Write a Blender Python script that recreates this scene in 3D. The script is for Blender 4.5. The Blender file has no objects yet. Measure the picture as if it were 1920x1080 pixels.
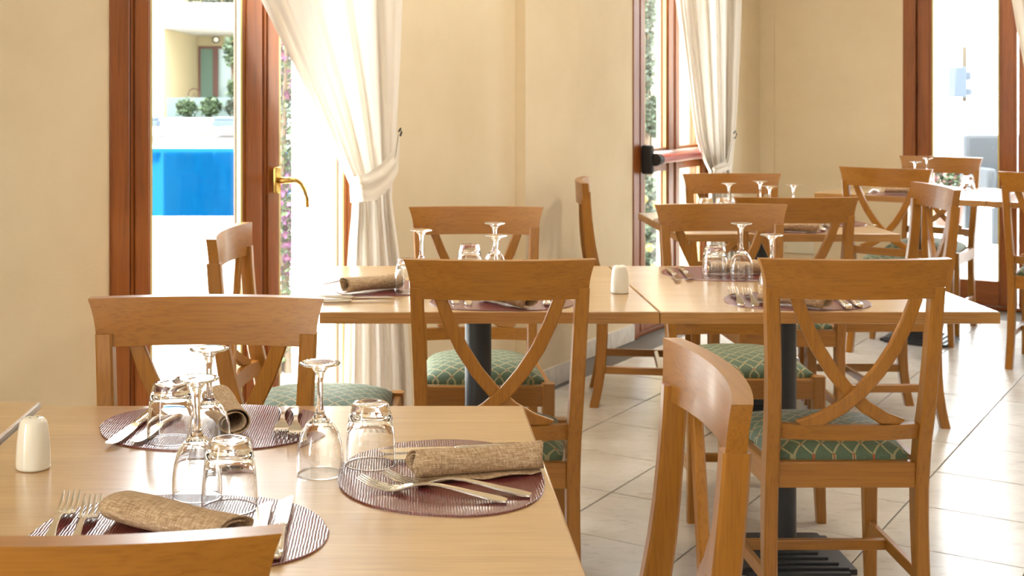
import bpy, bmesh, math, random
from mathutils import Vector, Matrix
random.seed(7)
C = bpy.context.scene
COL = C.collection
PI = math.pi

# ------------------------------------------------------------------ camera / light / exposure
F, CX, CY, CH = 2500.0, 760.0, 160.0, 1.283        # focal length in px, principal point, eye height
cam = bpy.data.cameras.new('camera'); camo = bpy.data.objects.new('camera', cam); COL.objects.link(camo)
camo.location = (0, 0, CH); camo.rotation_euler = (PI/2, 0, 0)
cam.sensor_width = 36; cam.lens = F/1920*36
cam.shift_x = (960-CX)/1920; cam.shift_y = (CY-540)/1920
cam.clip_end = 300
cam.dof.use_dof = True; cam.dof.focus_distance = 2.1; cam.dof.aperture_fstop = 13.0
C.camera = camo

w = bpy.data.worlds.new('World'); C.world = w; w.use_nodes = True
bg = w.node_tree.nodes['Background']; bg.inputs[0].default_value = (0.90, 0.96, 1.0, 1); bg.inputs[1].default_value = 13.0

def light(name, kind, loc, rot, energy, color=(1, 1, 1), size=None):
    l = bpy.data.lights.new(name, kind); o = bpy.data.objects.new(name, l); COL.objects.link(o)
    o.location = loc; o.rotation_euler = rot; l.energy = energy; l.color = color
    if size:
        l.shape = 'RECTANGLE'; l.size, l.size_y = size
    return o
sun = light('sun', 'SUN', (0, 0, 20), (0, 0, 0), 16.0, (1.0, 0.96, 0.89))
sun.rotation_euler = Vector((0.62, 0.75, -1.15)).to_track_quat('-Z', 'Y').to_euler()
sun.data.angle = 0.01
# large soft fill lights added out of view, behind the camera and at the right
light('back_fill_light', 'AREA', (0.6, -2.2, 1.75), (math.radians(84), 0, 0), 30, (1.0, 0.96, 0.90), (5.0, 2.2))
light('right_fill_light', 'AREA', (4.3, 1.6, 1.7), (math.radians(90), 0, math.radians(70)), 10, (1.0, 0.97, 0.92), (3.0, 2.0))
# overhead fill lamps added out of view to brighten the room
FILL_LAMPS = [(-0.3, 1.6), (1.6, 2.6), (1.0, 4.4), (2.6, 4.6)]
for i, (x, y) in enumerate(FILL_LAMPS):
    light('ceiling_fill_light', 'AREA', (x, y, 3.08), (0, 0, 0), (3, 5, 20, 26)[i], (1.0, 0.90, 0.74), (0.5, 0.5))

C.view_settings.view_transform = 'Standard'; C.view_settings.look = 'None'
C.view_settings.gamma = 1.0; C.view_settings.use_curve_mapping = False
C.view_settings.exposure = 0.40
C.cycles.max_bounces = 14; C.cycles.transmission_bounces = 12; C.cycles.transparent_max_bounces = 16
C.cycles.diffuse_bounces = 5; C.cycles.glossy_bounces = 6
C.cycles.sample_clamp_indirect = 12.0

# ------------------------------------------------------------------ helpers
TH = math.radians(33.5); SN, CS = math.sin(TH), math.cos(TH)
def W(u, v, z=0.0):                                 # wall frame: u along the left wall, v towards the room
    return Vector((SN*u + CS*v, CS*u - SN*v, z))
def at(px, py, Y):                                  # point at distance Y
    return Vector(((px-CX)*Y/F, Y, CH-(py-CY)*Y/F))
def tp(px, py, z=0.752):                            # point on a horizontal plane
    s = (py-CY)/(CH-z); return Vector(((px-CX)/s, F/s, z))
def wp(px, py, v):                                  # point on a plane parallel to the left wall -> (u, z)
    r = (px-CX)/F; Y = v/(CS*r - SN); return (Y*(CS+SN*r), CH-(py-CY)*Y/F)
def fp(px, py, u):                                  # point on a plane parallel to the far wall -> (v, z)
    r = (px-CX)/F; Y = u/(SN*r + CS); X = r*Y
    return (CS*X - SN*Y, CH-(py-CY)*Y/F)

def finish(name, bm, mat=None, parent=None, ang=20, flat=False):
    bmesh.ops.recalc_face_normals(bm, faces=bm.faces[:])
    me = bpy.data.meshes.new(name); bm.to_mesh(me); bm.free()
    if not flat:
        me.shade_smooth(); me.set_sharp_from_angle(angle=math.radians(ang))
    if mat: me.materials.append(mat)
    o = bpy.data.objects.new(name, me); COL.objects.link(o)
    if parent: o.parent = parent
    return o
def inst(name, me, parent=None, loc=(0, 0, 0), rot=(0, 0, 0)):
    o = bpy.data.objects.new(name, me); COL.objects.link(o); o.location = loc; o.rotation_euler = rot
    if parent: o.parent = parent
    return o
def tag(o, label=None, cat=None, group=None, kind=None):
    if label: o['label'] = label
    if cat: o['category'] = cat
    if group: o['group'] = group
    if kind: o['kind'] = kind
    return o
def empty(name, loc=(0, 0, 0), rz=0.0):
    o = bpy.data.objects.new(name, None); COL.objects.link(o); o.location = loc; o.rotation_euler = (0, 0, rz)
    o.empty_display_size = 0.1
    return o
def thing(name, label, cat, loc=(0, 0, 0), rz=0.0, group=None):
    return tag(empty(name, loc, rz), label, cat, group)
def copy_tree(o, parent=None):
    c = o.copy(); COL.objects.link(c)
    if parent: c.parent = parent
    for ch in list(o.children): copy_tree(ch, c)
    return c

def box(bm, x0, x1, y0, y1, z0, z1, bev=0.0, M=None):
    vs = [bm.verts.new((x, y, z)) for x in (x0, x1) for y in (y0, y1) for z in (z0, z1)]
    fs = [(0, 1, 3, 2), (4, 6, 7, 5), (0, 4, 5, 1), (2, 3, 7, 6), (0, 2, 6, 4), (1, 5, 7, 3)]
    faces = [bm.faces.new([vs[i] for i in f]) for f in fs]
    if bev:
        r = bmesh.ops.bevel(bm, geom=list({e for f in faces for e in f.edges}), offset=bev, segments=2, affect='EDGES', profile=0.5)
        vs = list({v for f in r['faces'] for v in f.verts} | {v for v in vs if v.is_valid})
    if M is not None:
        bmesh.ops.transform(bm, matrix=M, verts=[v for v in vs if v.is_valid])
    return bm
def wbox(bm, u0, u1, v0, v1, z0, z1):               # box in the wall frame, world coordinates
    vs = [bm.verts.new(W(u, v, z)) for u in (u0, u1) for v in (v0, v1) for z in (z0, z1)]
    for f in [(0, 1, 3, 2), (4, 6, 7, 5), (0, 4, 5, 1), (2, 3, 7, 6), (0, 2, 6, 4), (1, 5, 7, 3)]:
        bm.faces.new([vs[i] for i in f])
def sweep(bm, pts, A, B, a, b, ch=0.004, cap=True):
    """rectangular bar with chamfered corners; A, B are section axes (vector or per-point list), a, b half sizes"""
    n = len(pts)
    g = lambda q, i: q[i] if isinstance(q, (list, tuple)) and len(q) == n and not isinstance(q, Vector) else q
    rings = []
    for i, p in enumerate(pts):
        Ai, Bi, ai, bi = Vector(g(A, i)), Vector(g(B, i)), g(a, i), g(b, i)
        c = min(ch, ai*0.9, bi*0.9)
        sec = [(ai-c, bi), (ai, bi-c), (ai, -bi+c), (ai-c, -bi), (-ai+c, -bi), (-ai, -bi+c), (-ai, bi-c), (-ai+c, bi)]
        rings.append([bm.verts.new(Vector(p) + Ai*s + Bi*t) for s, t in sec])
    for r0, r1 in zip(rings, rings[1:]):
        for k in range(8):
            bm.faces.new((r0[k], r0[(k+1) % 8], r1[(k+1) % 8], r1[k]))
    if cap:
        bm.faces.new(rings[0]); bm.faces.new(rings[-1][::-1])
def lathe(bm, prof, seg=32, c=(0, 0, 0)):
    rings = []
    for r, z in prof:
        if r < 1e-6: rings.append([bm.verts.new((c[0], c[1], c[2]+z))])
        else: rings.append([bm.verts.new((c[0]+r*math.cos(2*PI*k/seg), c[1]+r*math.sin(2*PI*k/seg), c[2]+z)) for k in range(seg)])
    for r0, r1 in zip(rings, rings[1:]):
        for k in range(seg):
            k2 = (k+1) % seg
            if len(r0) == 1: bm.faces.new((r0[0], r1[k2], r1[k]))
            elif len(r1) == 1: bm.faces.new((r0[k], r0[k2], r1[0]))
            else: bm.faces.new((r0[k], r0[k2], r1[k2], r1[k]))
def tube(bm, pts, r, seg=10):
    pts = [Vector(p) for p in pts]; n = len(pts); rings = []
    for i, p in enumerate(pts):
        t = (pts[min(i+1, n-1)] - pts[max(i-1, 0)]).normalized()
        up = Vector((0, 0, 1)) if abs(t.z) < 0.9 else Vector((0, 1, 0))
        a = t.cross(up).normalized(); b = t.cross(a)
        ri = r[i] if isinstance(r, (list, tuple)) else r
        rings.append([bm.verts.new(p + a*ri*math.cos(2*PI*k/seg) + b*ri*math.sin(2*PI*k/seg)) for k in range(seg)])
    for r0, r1 in zip(rings, rings[1:]):
        for k in range(seg): bm.faces.new((r0[k], r0[(k+1) % seg], r1[(k+1) % seg], r1[k]))
    bm.faces.new(rings[0]); bm.faces.new(rings[-1][::-1])
def grid(bm, fn, nu, nv):
    g = [[bm.verts.new(fn(i/nu, j/nv)) for j in range(nv+1)] for i in range(nu+1)]
    for i in range(nu):
        for j in range(nv): bm.faces.new((g[i][j], g[i+1][j], g[i+1][j+1], g[i][j+1]))
    return g
def lerp_tab(tab, x):
    if x <= tab[0][0]: return tab[0][1:]
    for p, q in zip(tab, tab[1:]):
        if x <= q[0]:
            t = (x-p[0])/(q[0]-p[0]); return [a+(b-a)*t for a, b in zip(p[1:], q[1:])]
    return tab[-1][1:]

# ------------------------------------------------------------------ materials
def mat(name, color, rough=0.5, metal=0.0, spec=0.5, **kw):
    m = bpy.data.materials.new(name); m.use_nodes = True
    b = m.node_tree.nodes['Principled BSDF']
    b.inputs['Base Color'].default_value = (*color, 1); b.inputs['Roughness'].default_value = rough
    b.inputs['Metallic'].default_value = metal; b.inputs['Specular IOR Level'].default_value = spec
    for k, v in kw.items(): b.inputs[k].default_value = v
    return m
def nodes(m): return m.node_tree.nodes, m.node_tree.links, m.node_tree.nodes['Principled BSDF']
def coords(m, scale=(1, 1, 1), src='Object'):
    N, L, b = nodes(m)
    tc = N.new('ShaderNodeTexCoord'); mp = N.new('ShaderNodeMapping'); mp.inputs['Scale'].default_value = scale
    L.new(tc.outputs[src], mp.inputs[0]); return mp.outputs[0]
def noise(m, vec, scale, detail=4, rough=0.6, dist=0.0):
    N, L, b = nodes(m); n = N.new('ShaderNodeTexNoise')
    n.inputs['Scale'].default_value = scale; n.inputs['Detail'].default_value = detail
    n.inputs['Roughness'].default_value = rough; n.inputs['Distortion'].default_value = dist
    L.new(vec, n.inputs['Vector']); return n.outputs['Fac']
def ramp(m, fac, stops):
    N, L, b = nodes(m); r = N.new('ShaderNodeValToRGB'); L.new(fac, r.inputs[0])
    e = r.color_ramp.elements
    while len(e) < len(stops): e.new(0.5)
    for k, (p, c) in zip(e, stops): k.position = p; k.color = (*c, 1)
    return r.outputs[0]
def mixc(m, fac, a, b_, mode='MIX'):
    N, L, b = nodes(m); x = N.new('ShaderNodeMix'); x.data_type = 'RGBA'; x.blend_type = mode
    if isinstance(fac, (int, float)): x.inputs[0].default_value = fac
    else: L.new(fac, x.inputs[0])
    for sock, val in ((x.inputs[6], a), (x.inputs[7], b_)):
        if isinstance(val, tuple): sock.default_value = (*val, 1)
        else: L.new(val, sock)
    return x.outputs[2]
def math_n(m, op, a, b_=None, c=None):
    N, L, b = nodes(m); x = N.new('ShaderNodeMath'); x.operation = op
    for i, v in enumerate((a, b_, c)):
        if v is None: continue
        if isinstance(v, (int, float)): x.inputs[i].default_value = v
        else: L.new(v, x.inputs[i])
    return x.outputs[0]
def base(m, sock): m.node_tree.links.new(sock, nodes(m)[2].inputs['Base Color'])
def bump(m, h, strength=0.3, dist=0.001):
    N, L, b = nodes(m); n = N.new('ShaderNodeBump'); n.inputs['Strength'].default_value = strength; n.inputs['Distance'].default_value = dist
    L.new(h, n.inputs['Height']); L.new(n.outputs[0], b.inputs['Normal'])

def wood(name, dark, mid, light_, axis, rough=0.32, fine=1.0, coat=0.0):
    m = mat(name, mid, rough, spec=0.5)
    sc = {'x': (1.2, 26, 26), 'z': (26, 26, 1.2), 'y': (26, 1.2, 26)}[axis]
    sf = {'x': (8, 260, 260), 'z': (260, 260, 8), 'y': (260, 8, 260)}[axis]
    n1 = noise(m, coords(m, sc), 1.0*fine, 3, 0.55, 0.6)
    n2 = noise(m, coords(m, sf), 1.0, 2, 0.6)
    c1 = ramp(m, n1, [(0.30, dark), (0.52, mid), (0.72, light_)])
    c2 = mixc(m, 0.35, c1, ramp(m, n2, [(0.35, tuple(c*0.62 for c in dark)), (0.5, mid), (0.7, light_)]))
    base(m, c2)
    nodes(m)[2].inputs['Coat Weight'].default_value = coat; nodes(m)[2].inputs['Coat Roughness'].default_value = 0.15
    bump(m, n2, 0.06, 0.0005)
    return m
BEECH = ((0.30, 0.114, 0.012), (0.345, 0.137, 0.015), (0.38, 0.157, 0.019))
M_WX = wood('beech_grain_across', *BEECH, 'x', 0.32, coat=0.2)
M_WZ = wood('beech_grain_upright', *BEECH, 'z', 0.32, coat=0.2)
M_WY = wood('beech_grain_deep', *BEECH, 'y', 0.32, coat=0.2)
M_TAB = wood('tabletop_laminate', (0.425, 0.225, 0.064), (0.495, 0.277, 0.085), (0.56, 0.33, 0.112), 'x', 0.28, coat=1.0)
nodes(M_TAB)[2].inputs['Specular IOR Level'].default_value = 0.8
nodes(M_TAB)[2].inputs['Coat Roughness'].default_value = 0.22; nodes(M_TAB)[2].inputs['Coat IOR'].default_value = 2.1
M_EDGE = wood('table_edging', (0.36, 0.17, 0.045), (0.43, 0.21, 0.06), (0.5, 0.255, 0.08), 'x', 0.4)
M_DOOR = wood('door_timber', (0.17, 0.042, 0.006), (0.25, 0.068, 0.009), (0.32, 0.096, 0.014), 'z', 0.33)
M_DOORX = wood('door_timber_rail', (0.17, 0.042, 0.006), (0.25, 0.068, 0.009), (0.32, 0.096, 0.014), 'x', 0.33)

M_WALL = mat('cream_plaster', (0.76, 0.625, 0.40), 0.85, spec=0.2)
vw = coords(M_WALL)
base(M_WALL, mixc(M_WALL, ramp(M_WALL, noise(M_WALL, vw, 1.6, 4), [(0.35, (0, 0, 0)), (0.7, (1, 1, 1))]), (0.685, 0.57, 0.39), (0.755, 0.64, 0.46)))
bump(M_WALL, noise(M_WALL, vw, 140, 3), 0.25, 0.002)
M_CEIL = mat('white_ceiling', (0.82, 0.79, 0.72), 0.9, spec=0.2)

M_TILE = mat('stone_tile', (0.6, 0.57, 0.5), 0.25, spec=0.5)
vt = coords(M_TILE, src='Generated'); 
N_, L_, B_ = nodes(M_TILE)
geo = N_.new('ShaderNodeNewGeometry')
t1 = noise(M_TILE, geo.outputs['Position'], 3.2, 6, 0.65, 0.4)
mpt = N_.new('ShaderNodeMapping'); mpt.inputs['Rotation'].default_value = (0, 0, TH); mpt.inputs['Scale'].default_value = (14, 40, 10)
L_.new(geo.outputs['Position'], mpt.inputs[0])
t2 = noise(M_TILE, mpt.outputs[0], 1.0, 6, 0.75, 0.6)
ca = ramp(M_TILE, t1, [(0.32, (0.56, 0.525, 0.475)), (0.55, (0.645, 0.62, 0.58)), (0.75, (0.71, 0.69, 0.655))])
cb = ramp(M_TILE, t2, [(0.30, (0.62, 0.58, 0.53)), (0.44, (0.92, 0.91, 0.90)), (1.0, (1, 1, 1))])
oi = N_.new('ShaderNodeObjectInfo')
rv = ramp(M_TILE, oi.outputs['Random'], [(0, (0.92, 0.90, 0.87)), (1, (1.0, 1.0, 1.0))])
base(M_TILE, mixc(M_TILE, 1.0, mixc(M_TILE, 0.75, ca, cb, 'MULTIPLY'), rv, 'MULTIPLY'))
bump(M_TILE, t2, 0.12, 0.002)
M_GROUT = mat('dark_grout', (0.13, 0.115, 0.10), 0.9)
M_SKIRT = mat('skirting_tile', (0.60, 0.55, 0.48), 0.4)
base(M_SKIRT, ramp(M_SKIRT, noise(M_SKIRT, coords(M_SKIRT), 18, 5, 0.7), [(0.35, (0.60, 0.55, 0.48)), (0.65, (0.74, 0.70, 0.64))]))

M_BRASS = mat('brass', (0.62, 0.43, 0.14), 0.22, 1.0)
M_BEAD = mat('pale_yellow_bead', (0.58, 0.48, 0.19), 0.4)
M_RUBBER = mat('black_rubber', (0.012, 0.012, 0.013), 0.6)
M_IRON = mat('black_cast_iron', (0.030, 0.033, 0.038), 0.42, 0.0)
bump(M_IRON, noise(M_IRON, coords(M_IRON), 300, 2), 0.15, 0.0006)
M_STEEL = mat('polished_steel', (0.76, 0.72, 0.64), 0.16, 1.0)
M_PORC = mat('white_porcelain', (0.80, 0.76, 0.66), 0.12, spec=0.6)
M_RED = mat('red_bar', (0.38, 0.045, 0.022), 0.3)
M_ALU = mat('aluminium', (0.72, 0.70, 0.66), 0.3, 1.0)
M_EDGE_SHEEN = mat('silver_strip', (0.78, 0.77, 0.74), 0.35, 0.35)  # table edging with its bright reflection put into the colour
M_PLATE = mat('white_plastic', (0.72, 0.66, 0.52), 0.4)

def pane_mat(name, gloss=1.0, tint=(1, 1, 1)):
    m = bpy.data.materials.new(name); m.use_nodes = True; N = m.node_tree.nodes; L = m.node_tree.links
    N.remove(N['Principled BSDF']); out = N['Material Output']
    tr = N.new('ShaderNodeBsdfTransparent'); tr.inputs[0].default_value = (*tint, 1)
    gl = N.new('ShaderNodeBsdfGlossy'); gl.inputs['Roughness'].default_value = 0.01
    fr = N.new('ShaderNodeFresnel'); fr.inputs[0].default_value = 1.35
    ge = N.new('ShaderNodeNewGeometry'); mu = N.new('ShaderNodeMath'); mu.operation = 'MULTIPLY'; iv = N.new('ShaderNodeMath'); iv.operation = 'SUBTRACT'; iv.inputs[0].default_value = 1.0
    L.new(ge.outputs['Backfacing'], iv.inputs[1]); L.new(iv.outputs[0], mu.inputs[0]); L.new(fr.outputs[0], mu.inputs[1])   # only the outer face of a thin pane reflects
    mx = N.new('ShaderNodeMixShader'); L.new(mu.outputs[0], mx.inputs[0]); L.new(tr.outputs[0], mx.inputs[1]); L.new(gl.outputs[0], mx.inputs[2])
    L.new(mx.outputs[0], out.inputs[0]); return m
M_PANE = pane_mat('window_glass', tint=(0.98, 0.99, 0.985))
M_GLASS = mat('drinking_glass', (1, 1, 1), 0.0, spec=0.5)
M_GLASS.node_tree.nodes['Principled BSDF'].inputs['Transmission Weight'].default_value = 1.0
M_GLASS.node_tree.nodes['Principled BSDF'].inputs['IOR'].default_value = 1.47

def cloth_mat(name, col, transl):
    m = mat(name, col, 0.9, spec=0.1); N, L, b = nodes(m); out = N['Material Output']
    t = N.new('ShaderNodeBsdfTranslucent'); t.inputs[0].default_value = (*col, 1)
    mx = N.new('ShaderNodeMixShader'); mx.inputs[0].default_value = transl
    L.new(b.outputs[0], mx.inputs[1]); L.new(t.outputs[0], mx.inputs[2]); L.new(mx.outputs[0], out.inputs[0]); return m
M_CURT = cloth_mat('sheer_curtain_cloth', (0.80, 0.745, 0.67), 0.115)

# seat fabric: green with a tan diamond lattice
M_SEAT = mat('green_lattice_fabric', (0.13, 0.22, 0.15), 0.62, spec=0.3, **{'Sheen Weight': 0.1})
N_, L_, B_ = nodes(M_SEAT)
sx = N_.new('ShaderNodeSeparateXYZ'); L_.new(coords(M_SEAT), sx.inputs[0])
wob = math_n(M_SEAT, 'MULTIPLY', math_n(M_SEAT, 'SINE', math_n(M_SEAT, 'MULTIPLY', sx.outputs[1], 2*PI/0.046)), 0.0022)
xw = math_n(M_SEAT, 'ADD', sx.outputs[0], wob)
pa = math_n(M_SEAT, 'ADD', math_n(M_SEAT, 'DIVIDE', xw, 0.046), math_n(M_SEAT, 'DIVIDE', sx.outputs[1], 0.046))
pb = math_n(M_SEAT, 'SUBTRACT', math_n(M_SEAT, 'DIVIDE', xw, 0.046), math_n(M_SEAT, 'DIVIDE', sx.outputs[1], 0.046))
def dist_line(p): return math_n(M_SEAT, 'ABSOLUTE', math_n(M_SEAT, 'SUBTRACT', math_n(M_SEAT, 'FRACT', p), 0.5))
da, db = dist_line(pa), dist_line(pb)
line = math_n(M_SEAT, 'LESS_THAN', math_n(M_SEAT, 'MINIMUM', da, db), 0.055)
core = math_n(M_SEAT, 'LESS_THAN', math_n(M_SEAT, 'MINIMUM', da, db), 0.016)
dot = math_n(M_SEAT, 'LESS_THAN', math_n(M_SEAT, 'MAXIMUM', da, db), 0.07)
gcol = ramp(M_SEAT, noise(M_SEAT, coords(M_SEAT), 500, 2), [(0.3, (0.070, 0.112, 0.066)), (0.7, (0.135, 0.190, 0.120))])
c = mixc(M_SEAT, line, gcol, (0.50, 0.44, 0.24)); c = mixc(M_SEAT, core, c, (0.20, 0.22, 0.12)); c = mixc(M_SEAT, dot, c, (0.38, 0.11, 0.045))
base(M_SEAT, c); bump(M_SEAT, noise(M_SEAT, coords(M_SEAT), 900, 2), 0.2, 0.0006)

def leatherette(nm, sc, ax):
    M_MAT = mat(nm, (0.17, 0.030, 0.033), 0.24, spec=1.0, IOR=1.6)
    sp_ = M_MAT.node_tree.nodes.new('ShaderNodeSeparateXYZ'); M_MAT.node_tree.links.new(coords(M_MAT), sp_.inputs[0])
    wob = noise(M_MAT, coords(M_MAT, sc), 1.0, 2, 0.5)
    g0 = math_n(M_MAT, 'SINE', math_n(M_MAT, 'ADD', math_n(M_MAT, 'MULTIPLY', sp_.outputs[ax], 2*PI/0.0036), math_n(M_MAT, 'MULTIPLY', wob, 6.0)))
    g1 = math_n(M_MAT, 'ADD', math_n(M_MAT, 'MULTIPLY', g0, 0.5), 0.5)
    base(M_MAT, ramp(M_MAT, g1, [(0.2, (0.11, 0.017, 0.02)), (0.7, (0.20, 0.036, 0.037))]))
    bump(M_MAT, g1, 0.6, 0.0005); return M_MAT
M_MATS = [leatherette('burgundy_leatherette', (95, 60, 1), 0), leatherette('burgundy_leatherette_cross', (60, 95, 1), 1)]

def linen(name, a, b_, c_):
    m = mat(name, b_, 0.95, spec=0.1)
    v = coords(m)
    n1 = noise(m, coords(m, (60, 900, 700)), 1.0, 2); n2 = noise(m, coords(m, (900, 60, 150)), 1.0, 2)
    f = math_n(m, 'MULTIPLY', math_n(m, 'ADD', n1, n2), 0.5)
    base(m, ramp(m, f, [(0.36, a), (0.5, b_), (0.62, c_)])); bump(m, f, 0.6, 0.001); return m
M_LINEN = linen('taupe_linen', (0.26, 0.165, 0.092), (0.46, 0.315, 0.190), (0.66, 0.50, 0.34))

# outdoors
M_PAVE = mat('pale_paving', (0.555, 0.54, 0.51), 0.8)
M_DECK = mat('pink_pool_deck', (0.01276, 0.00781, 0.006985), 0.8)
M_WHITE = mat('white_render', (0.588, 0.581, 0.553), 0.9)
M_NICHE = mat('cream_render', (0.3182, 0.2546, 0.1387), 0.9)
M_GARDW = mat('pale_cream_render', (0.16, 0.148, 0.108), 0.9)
M_REVEAL = mat('white_reveal_paint', (0.85, 0.83, 0.77), 0.9)
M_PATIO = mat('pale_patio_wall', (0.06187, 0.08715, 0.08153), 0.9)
M_WATER = mat('pool_water', (0.0, 0.085, 0.30), 0.05, spec=0.12)
N_, L_, B_ = nodes(M_WATER)
df = N_.new('ShaderNodeBsdfDiffuse'); df.inputs[0].default_value = (0.0, 0.016, 0.046, 1); gw_ = N_.new('ShaderNodeBsdfGlossy'); gw_.inputs[0].default_value = (0.05, 0.32, 0.55, 1); gw_.inputs['Roughness'].default_value = 0.06
mxw = N_.new('ShaderNodeMixShader'); mxw.inputs[0].default_value = 0.20; L_.new(df.outputs[0], mxw.inputs[1]); L_.new(gw_.outputs[0], mxw.inputs[2]); L_.new(mxw.outputs[0], N_['Material Output'].inputs[0])
bump(M_WATER, noise(M_WATER, coords(M_WATER, (1.2, 0.6, 1)), 1.6, 3), 0.04, 0.05)
M_BROWN = mat('far_door_brown', (0.098, 0.035, 0.021), 0.5)
M_GREENGLASS = mat('far_door_glass', (0.0968, 0.1584, 0.1232), 0.08, spec=0.6)
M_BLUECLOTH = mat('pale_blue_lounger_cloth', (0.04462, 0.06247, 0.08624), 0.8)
M_GREYBLUE = mat('blue_grey_casing', (0.01347, 0.0231, 0.0385), 0.6)
M_WICKER = mat('slate_wicker', (0.009, 0.0126, 0.0174), 0.7)
M_POST = mat('tan_post', (0.02835, 0.01733, 0.0063), 0.7)
M_SOIL = mat('soil', (0.045, 0.03, 0.02), 0.95)
M_TERRA = mat('terracotta', (0.077, 0.03465, 0.0231), 0.8)
def leafmat(name, a, b_):
    m = mat(name, a, 0.6); N, L, b = nodes(m); g = N.new('ShaderNodeNewGeometry')
    base(m, ramp(m, g.outputs['Random Per Island'], [(0.0, a), (1.0, b_)])); return m
M_LEAF = leafmat('green_leaves', (0.00825, 0.02063, 0.00495), (0.03094, 0.05362, 0.01444))
M_LEAFD = leafmat('dark_leaves', (0.00675, 0.0135, 0.005625), (0.02438, 0.03188, 0.01688))
M_LEAFP = leafmat('pale_leaves', (0.01176, 0.02499, 0.01323), (0.04704, 0.06909, 0.0441))
M_MAGENTA = leafmat('magenta_bracts', (0.04647, 0.005363, 0.03575), (0.09295, 0.01788, 0.07865))
M_LEMON = mat('yellow_fruit', (0.1485, 0.099, 0.01238), 0.5)
M_PINK = leafmat('pink_petals', (0.099, 0.0315, 0.027), (0.18, 0.09, 0.0855))
M_BARK = mat('bark', (0.072, 0.048, 0.03), 0.9)

# ------------------------------------------------------------------ room shell
ZC = 3.15
V1, VP, V2, UF = -2.665, -2.62, -2.75, 8.20        # left wall plane, pilaster face, second left wall plane, far wall
D1 = (2.572, 3.818); D2 = (6.227, 7.32); D3 = (-1.898, -0.65); DH = 2.70
def structure(name, bm, m, parent=None, **k):
    o = finish(name, bm, m, parent, **k)
    if not parent: o['kind'] = 'structure'
    return o
bm = bmesh.new()
T1 = 0.345
wbox(bm, -2.6, D1[0], V1-T1, V1, 0, ZC); wbox(bm, D1[0], D1[1], V1-T1, V1, DH, ZC); wbox(bm, D1[1], 4.855, V1-T1, V1, 0, ZC)
structure('wall_left', bm, M_WALL)
bm = bmesh.new(); wbox(bm, 4.855, 5.36, V1-T1, VP, 0, ZC); structure('wall_pillar', bm, M_WALL)
bm = bmesh.new()
wbox(bm, 5.36, D2[0], V2-0.33, V2, 0, ZC); wbox(bm, D2[0], D2[1], V2-0.33, V2, DH, ZC); wbox(bm, D2[1], UF, V2-0.33, V2, 0, ZC)
structure('wall_left_far', bm, M_WALL)
bm = bmesh.new()
wbox(bm, UF, UF+0.33, V2-0.33, D3[0], 0, ZC); wbox(bm, UF, UF+0.33, D3[0], D3[1], DH, ZC); wbox(bm, UF, UF+0.33, D3[1], 4.0, 0, ZC)
wbox(bm, UF-0.025, UF, V2, V2+0.085, 0, ZC)
structure('wall_far', bm, M_WALL)
# unseen sides of the room: a wall behind the camera and one to the right (outside the view)
bm = bmesh.new(); box(bm, -5.2, 6.4, -3.4, -3.1, 0, ZC); structure('wall_back', bm, M_WALL)
bm = bmesh.new(); box(bm, 6.1, 6.4, -3.1, 5.6, 0, ZC); structure('wall_right', bm, M_WALL)
bm = bmesh.new()
vs = [W(UF+0.33, V2-0.33), W(UF+0.33, 4.0), Vector((6.4, 3.0, 0)), Vector((6.4, -3.4, 0)), Vector((-5.2, -3.4, 0)), W(-2.6, V1-T1), W(5.1, V1-T1), W(5.36, V2-.33)]
lo = [bm.verts.new((p.x, p.y, ZC)) for p in vs]; hi = [bm.verts.new((p.x, p.y, ZC+0.25)) for p in vs]
bm.faces.new(lo); bm.faces.new(hi[::-1])
for i in range(len(vs)): bm.faces.new((lo[i], lo[(i+1) % len(vs)], hi[(i+1) % len(vs)], hi[i]))
structure('ceiling', bm, M_CEIL, flat=True)
# floor: grout bed with single tiles laid along the left wall
bm = bmesh.new()
lo = [bm.verts.new((p.x, p.y, -0.12)) for p in vs]; hi = [bm.verts.new((p.x, p.y, -0.003)) for p in vs]
bm.faces.new(lo); bm.faces.new(hi[::-1])
for i in range(len(vs)): bm.faces.new((lo[i], lo[(i+1) % len(vs)], hi[(i+1) % len(vs)], hi[i]))
floor = structure('floor', bm, M_GROUT, flat=True)
TS, GAP = 0.4006, 0.005
bm = bmesh.new()
h = TS/2-GAP/2; box(bm, -h, h, -h, h, -0.010, 0.0, 0.0012)
tile0 = finish('tile', bm, M_TILE, floor, flat=True); tm = tile0.data
cells = []
for i in range(-2, 13):
    for j in range(-4, 22):
        v = -0.977 - 0.2003 + (i-5)*TS + 0.0; u = 3.463 + 0.2003 + (j-7)*TS
        if u > UF-0.15 or u < -0.3 or v > 2.2: continue
        lim = V1 if u < 4.8 else (VP if u < 5.45 else V2)
        if v < lim+0.1: continue
        p = W(u, v)
        if p.y < 0.9 or p.x > 4.2: continue
        cells.append((p.y, p))
cells.sort(key=lambda q: q[0]); cells = [p for _, p in cells][:299]
for k, p in enumerate(cells):
    o = tile0 if k == 0 else inst('tile', tm, floor)
    o.location = (p.x, p.y, random.uniform(-0.0004, 0.0004)); o.rotation_euler = (0, 0, PI/2-TH + (PI/2)*random.randrange(4))
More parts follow.
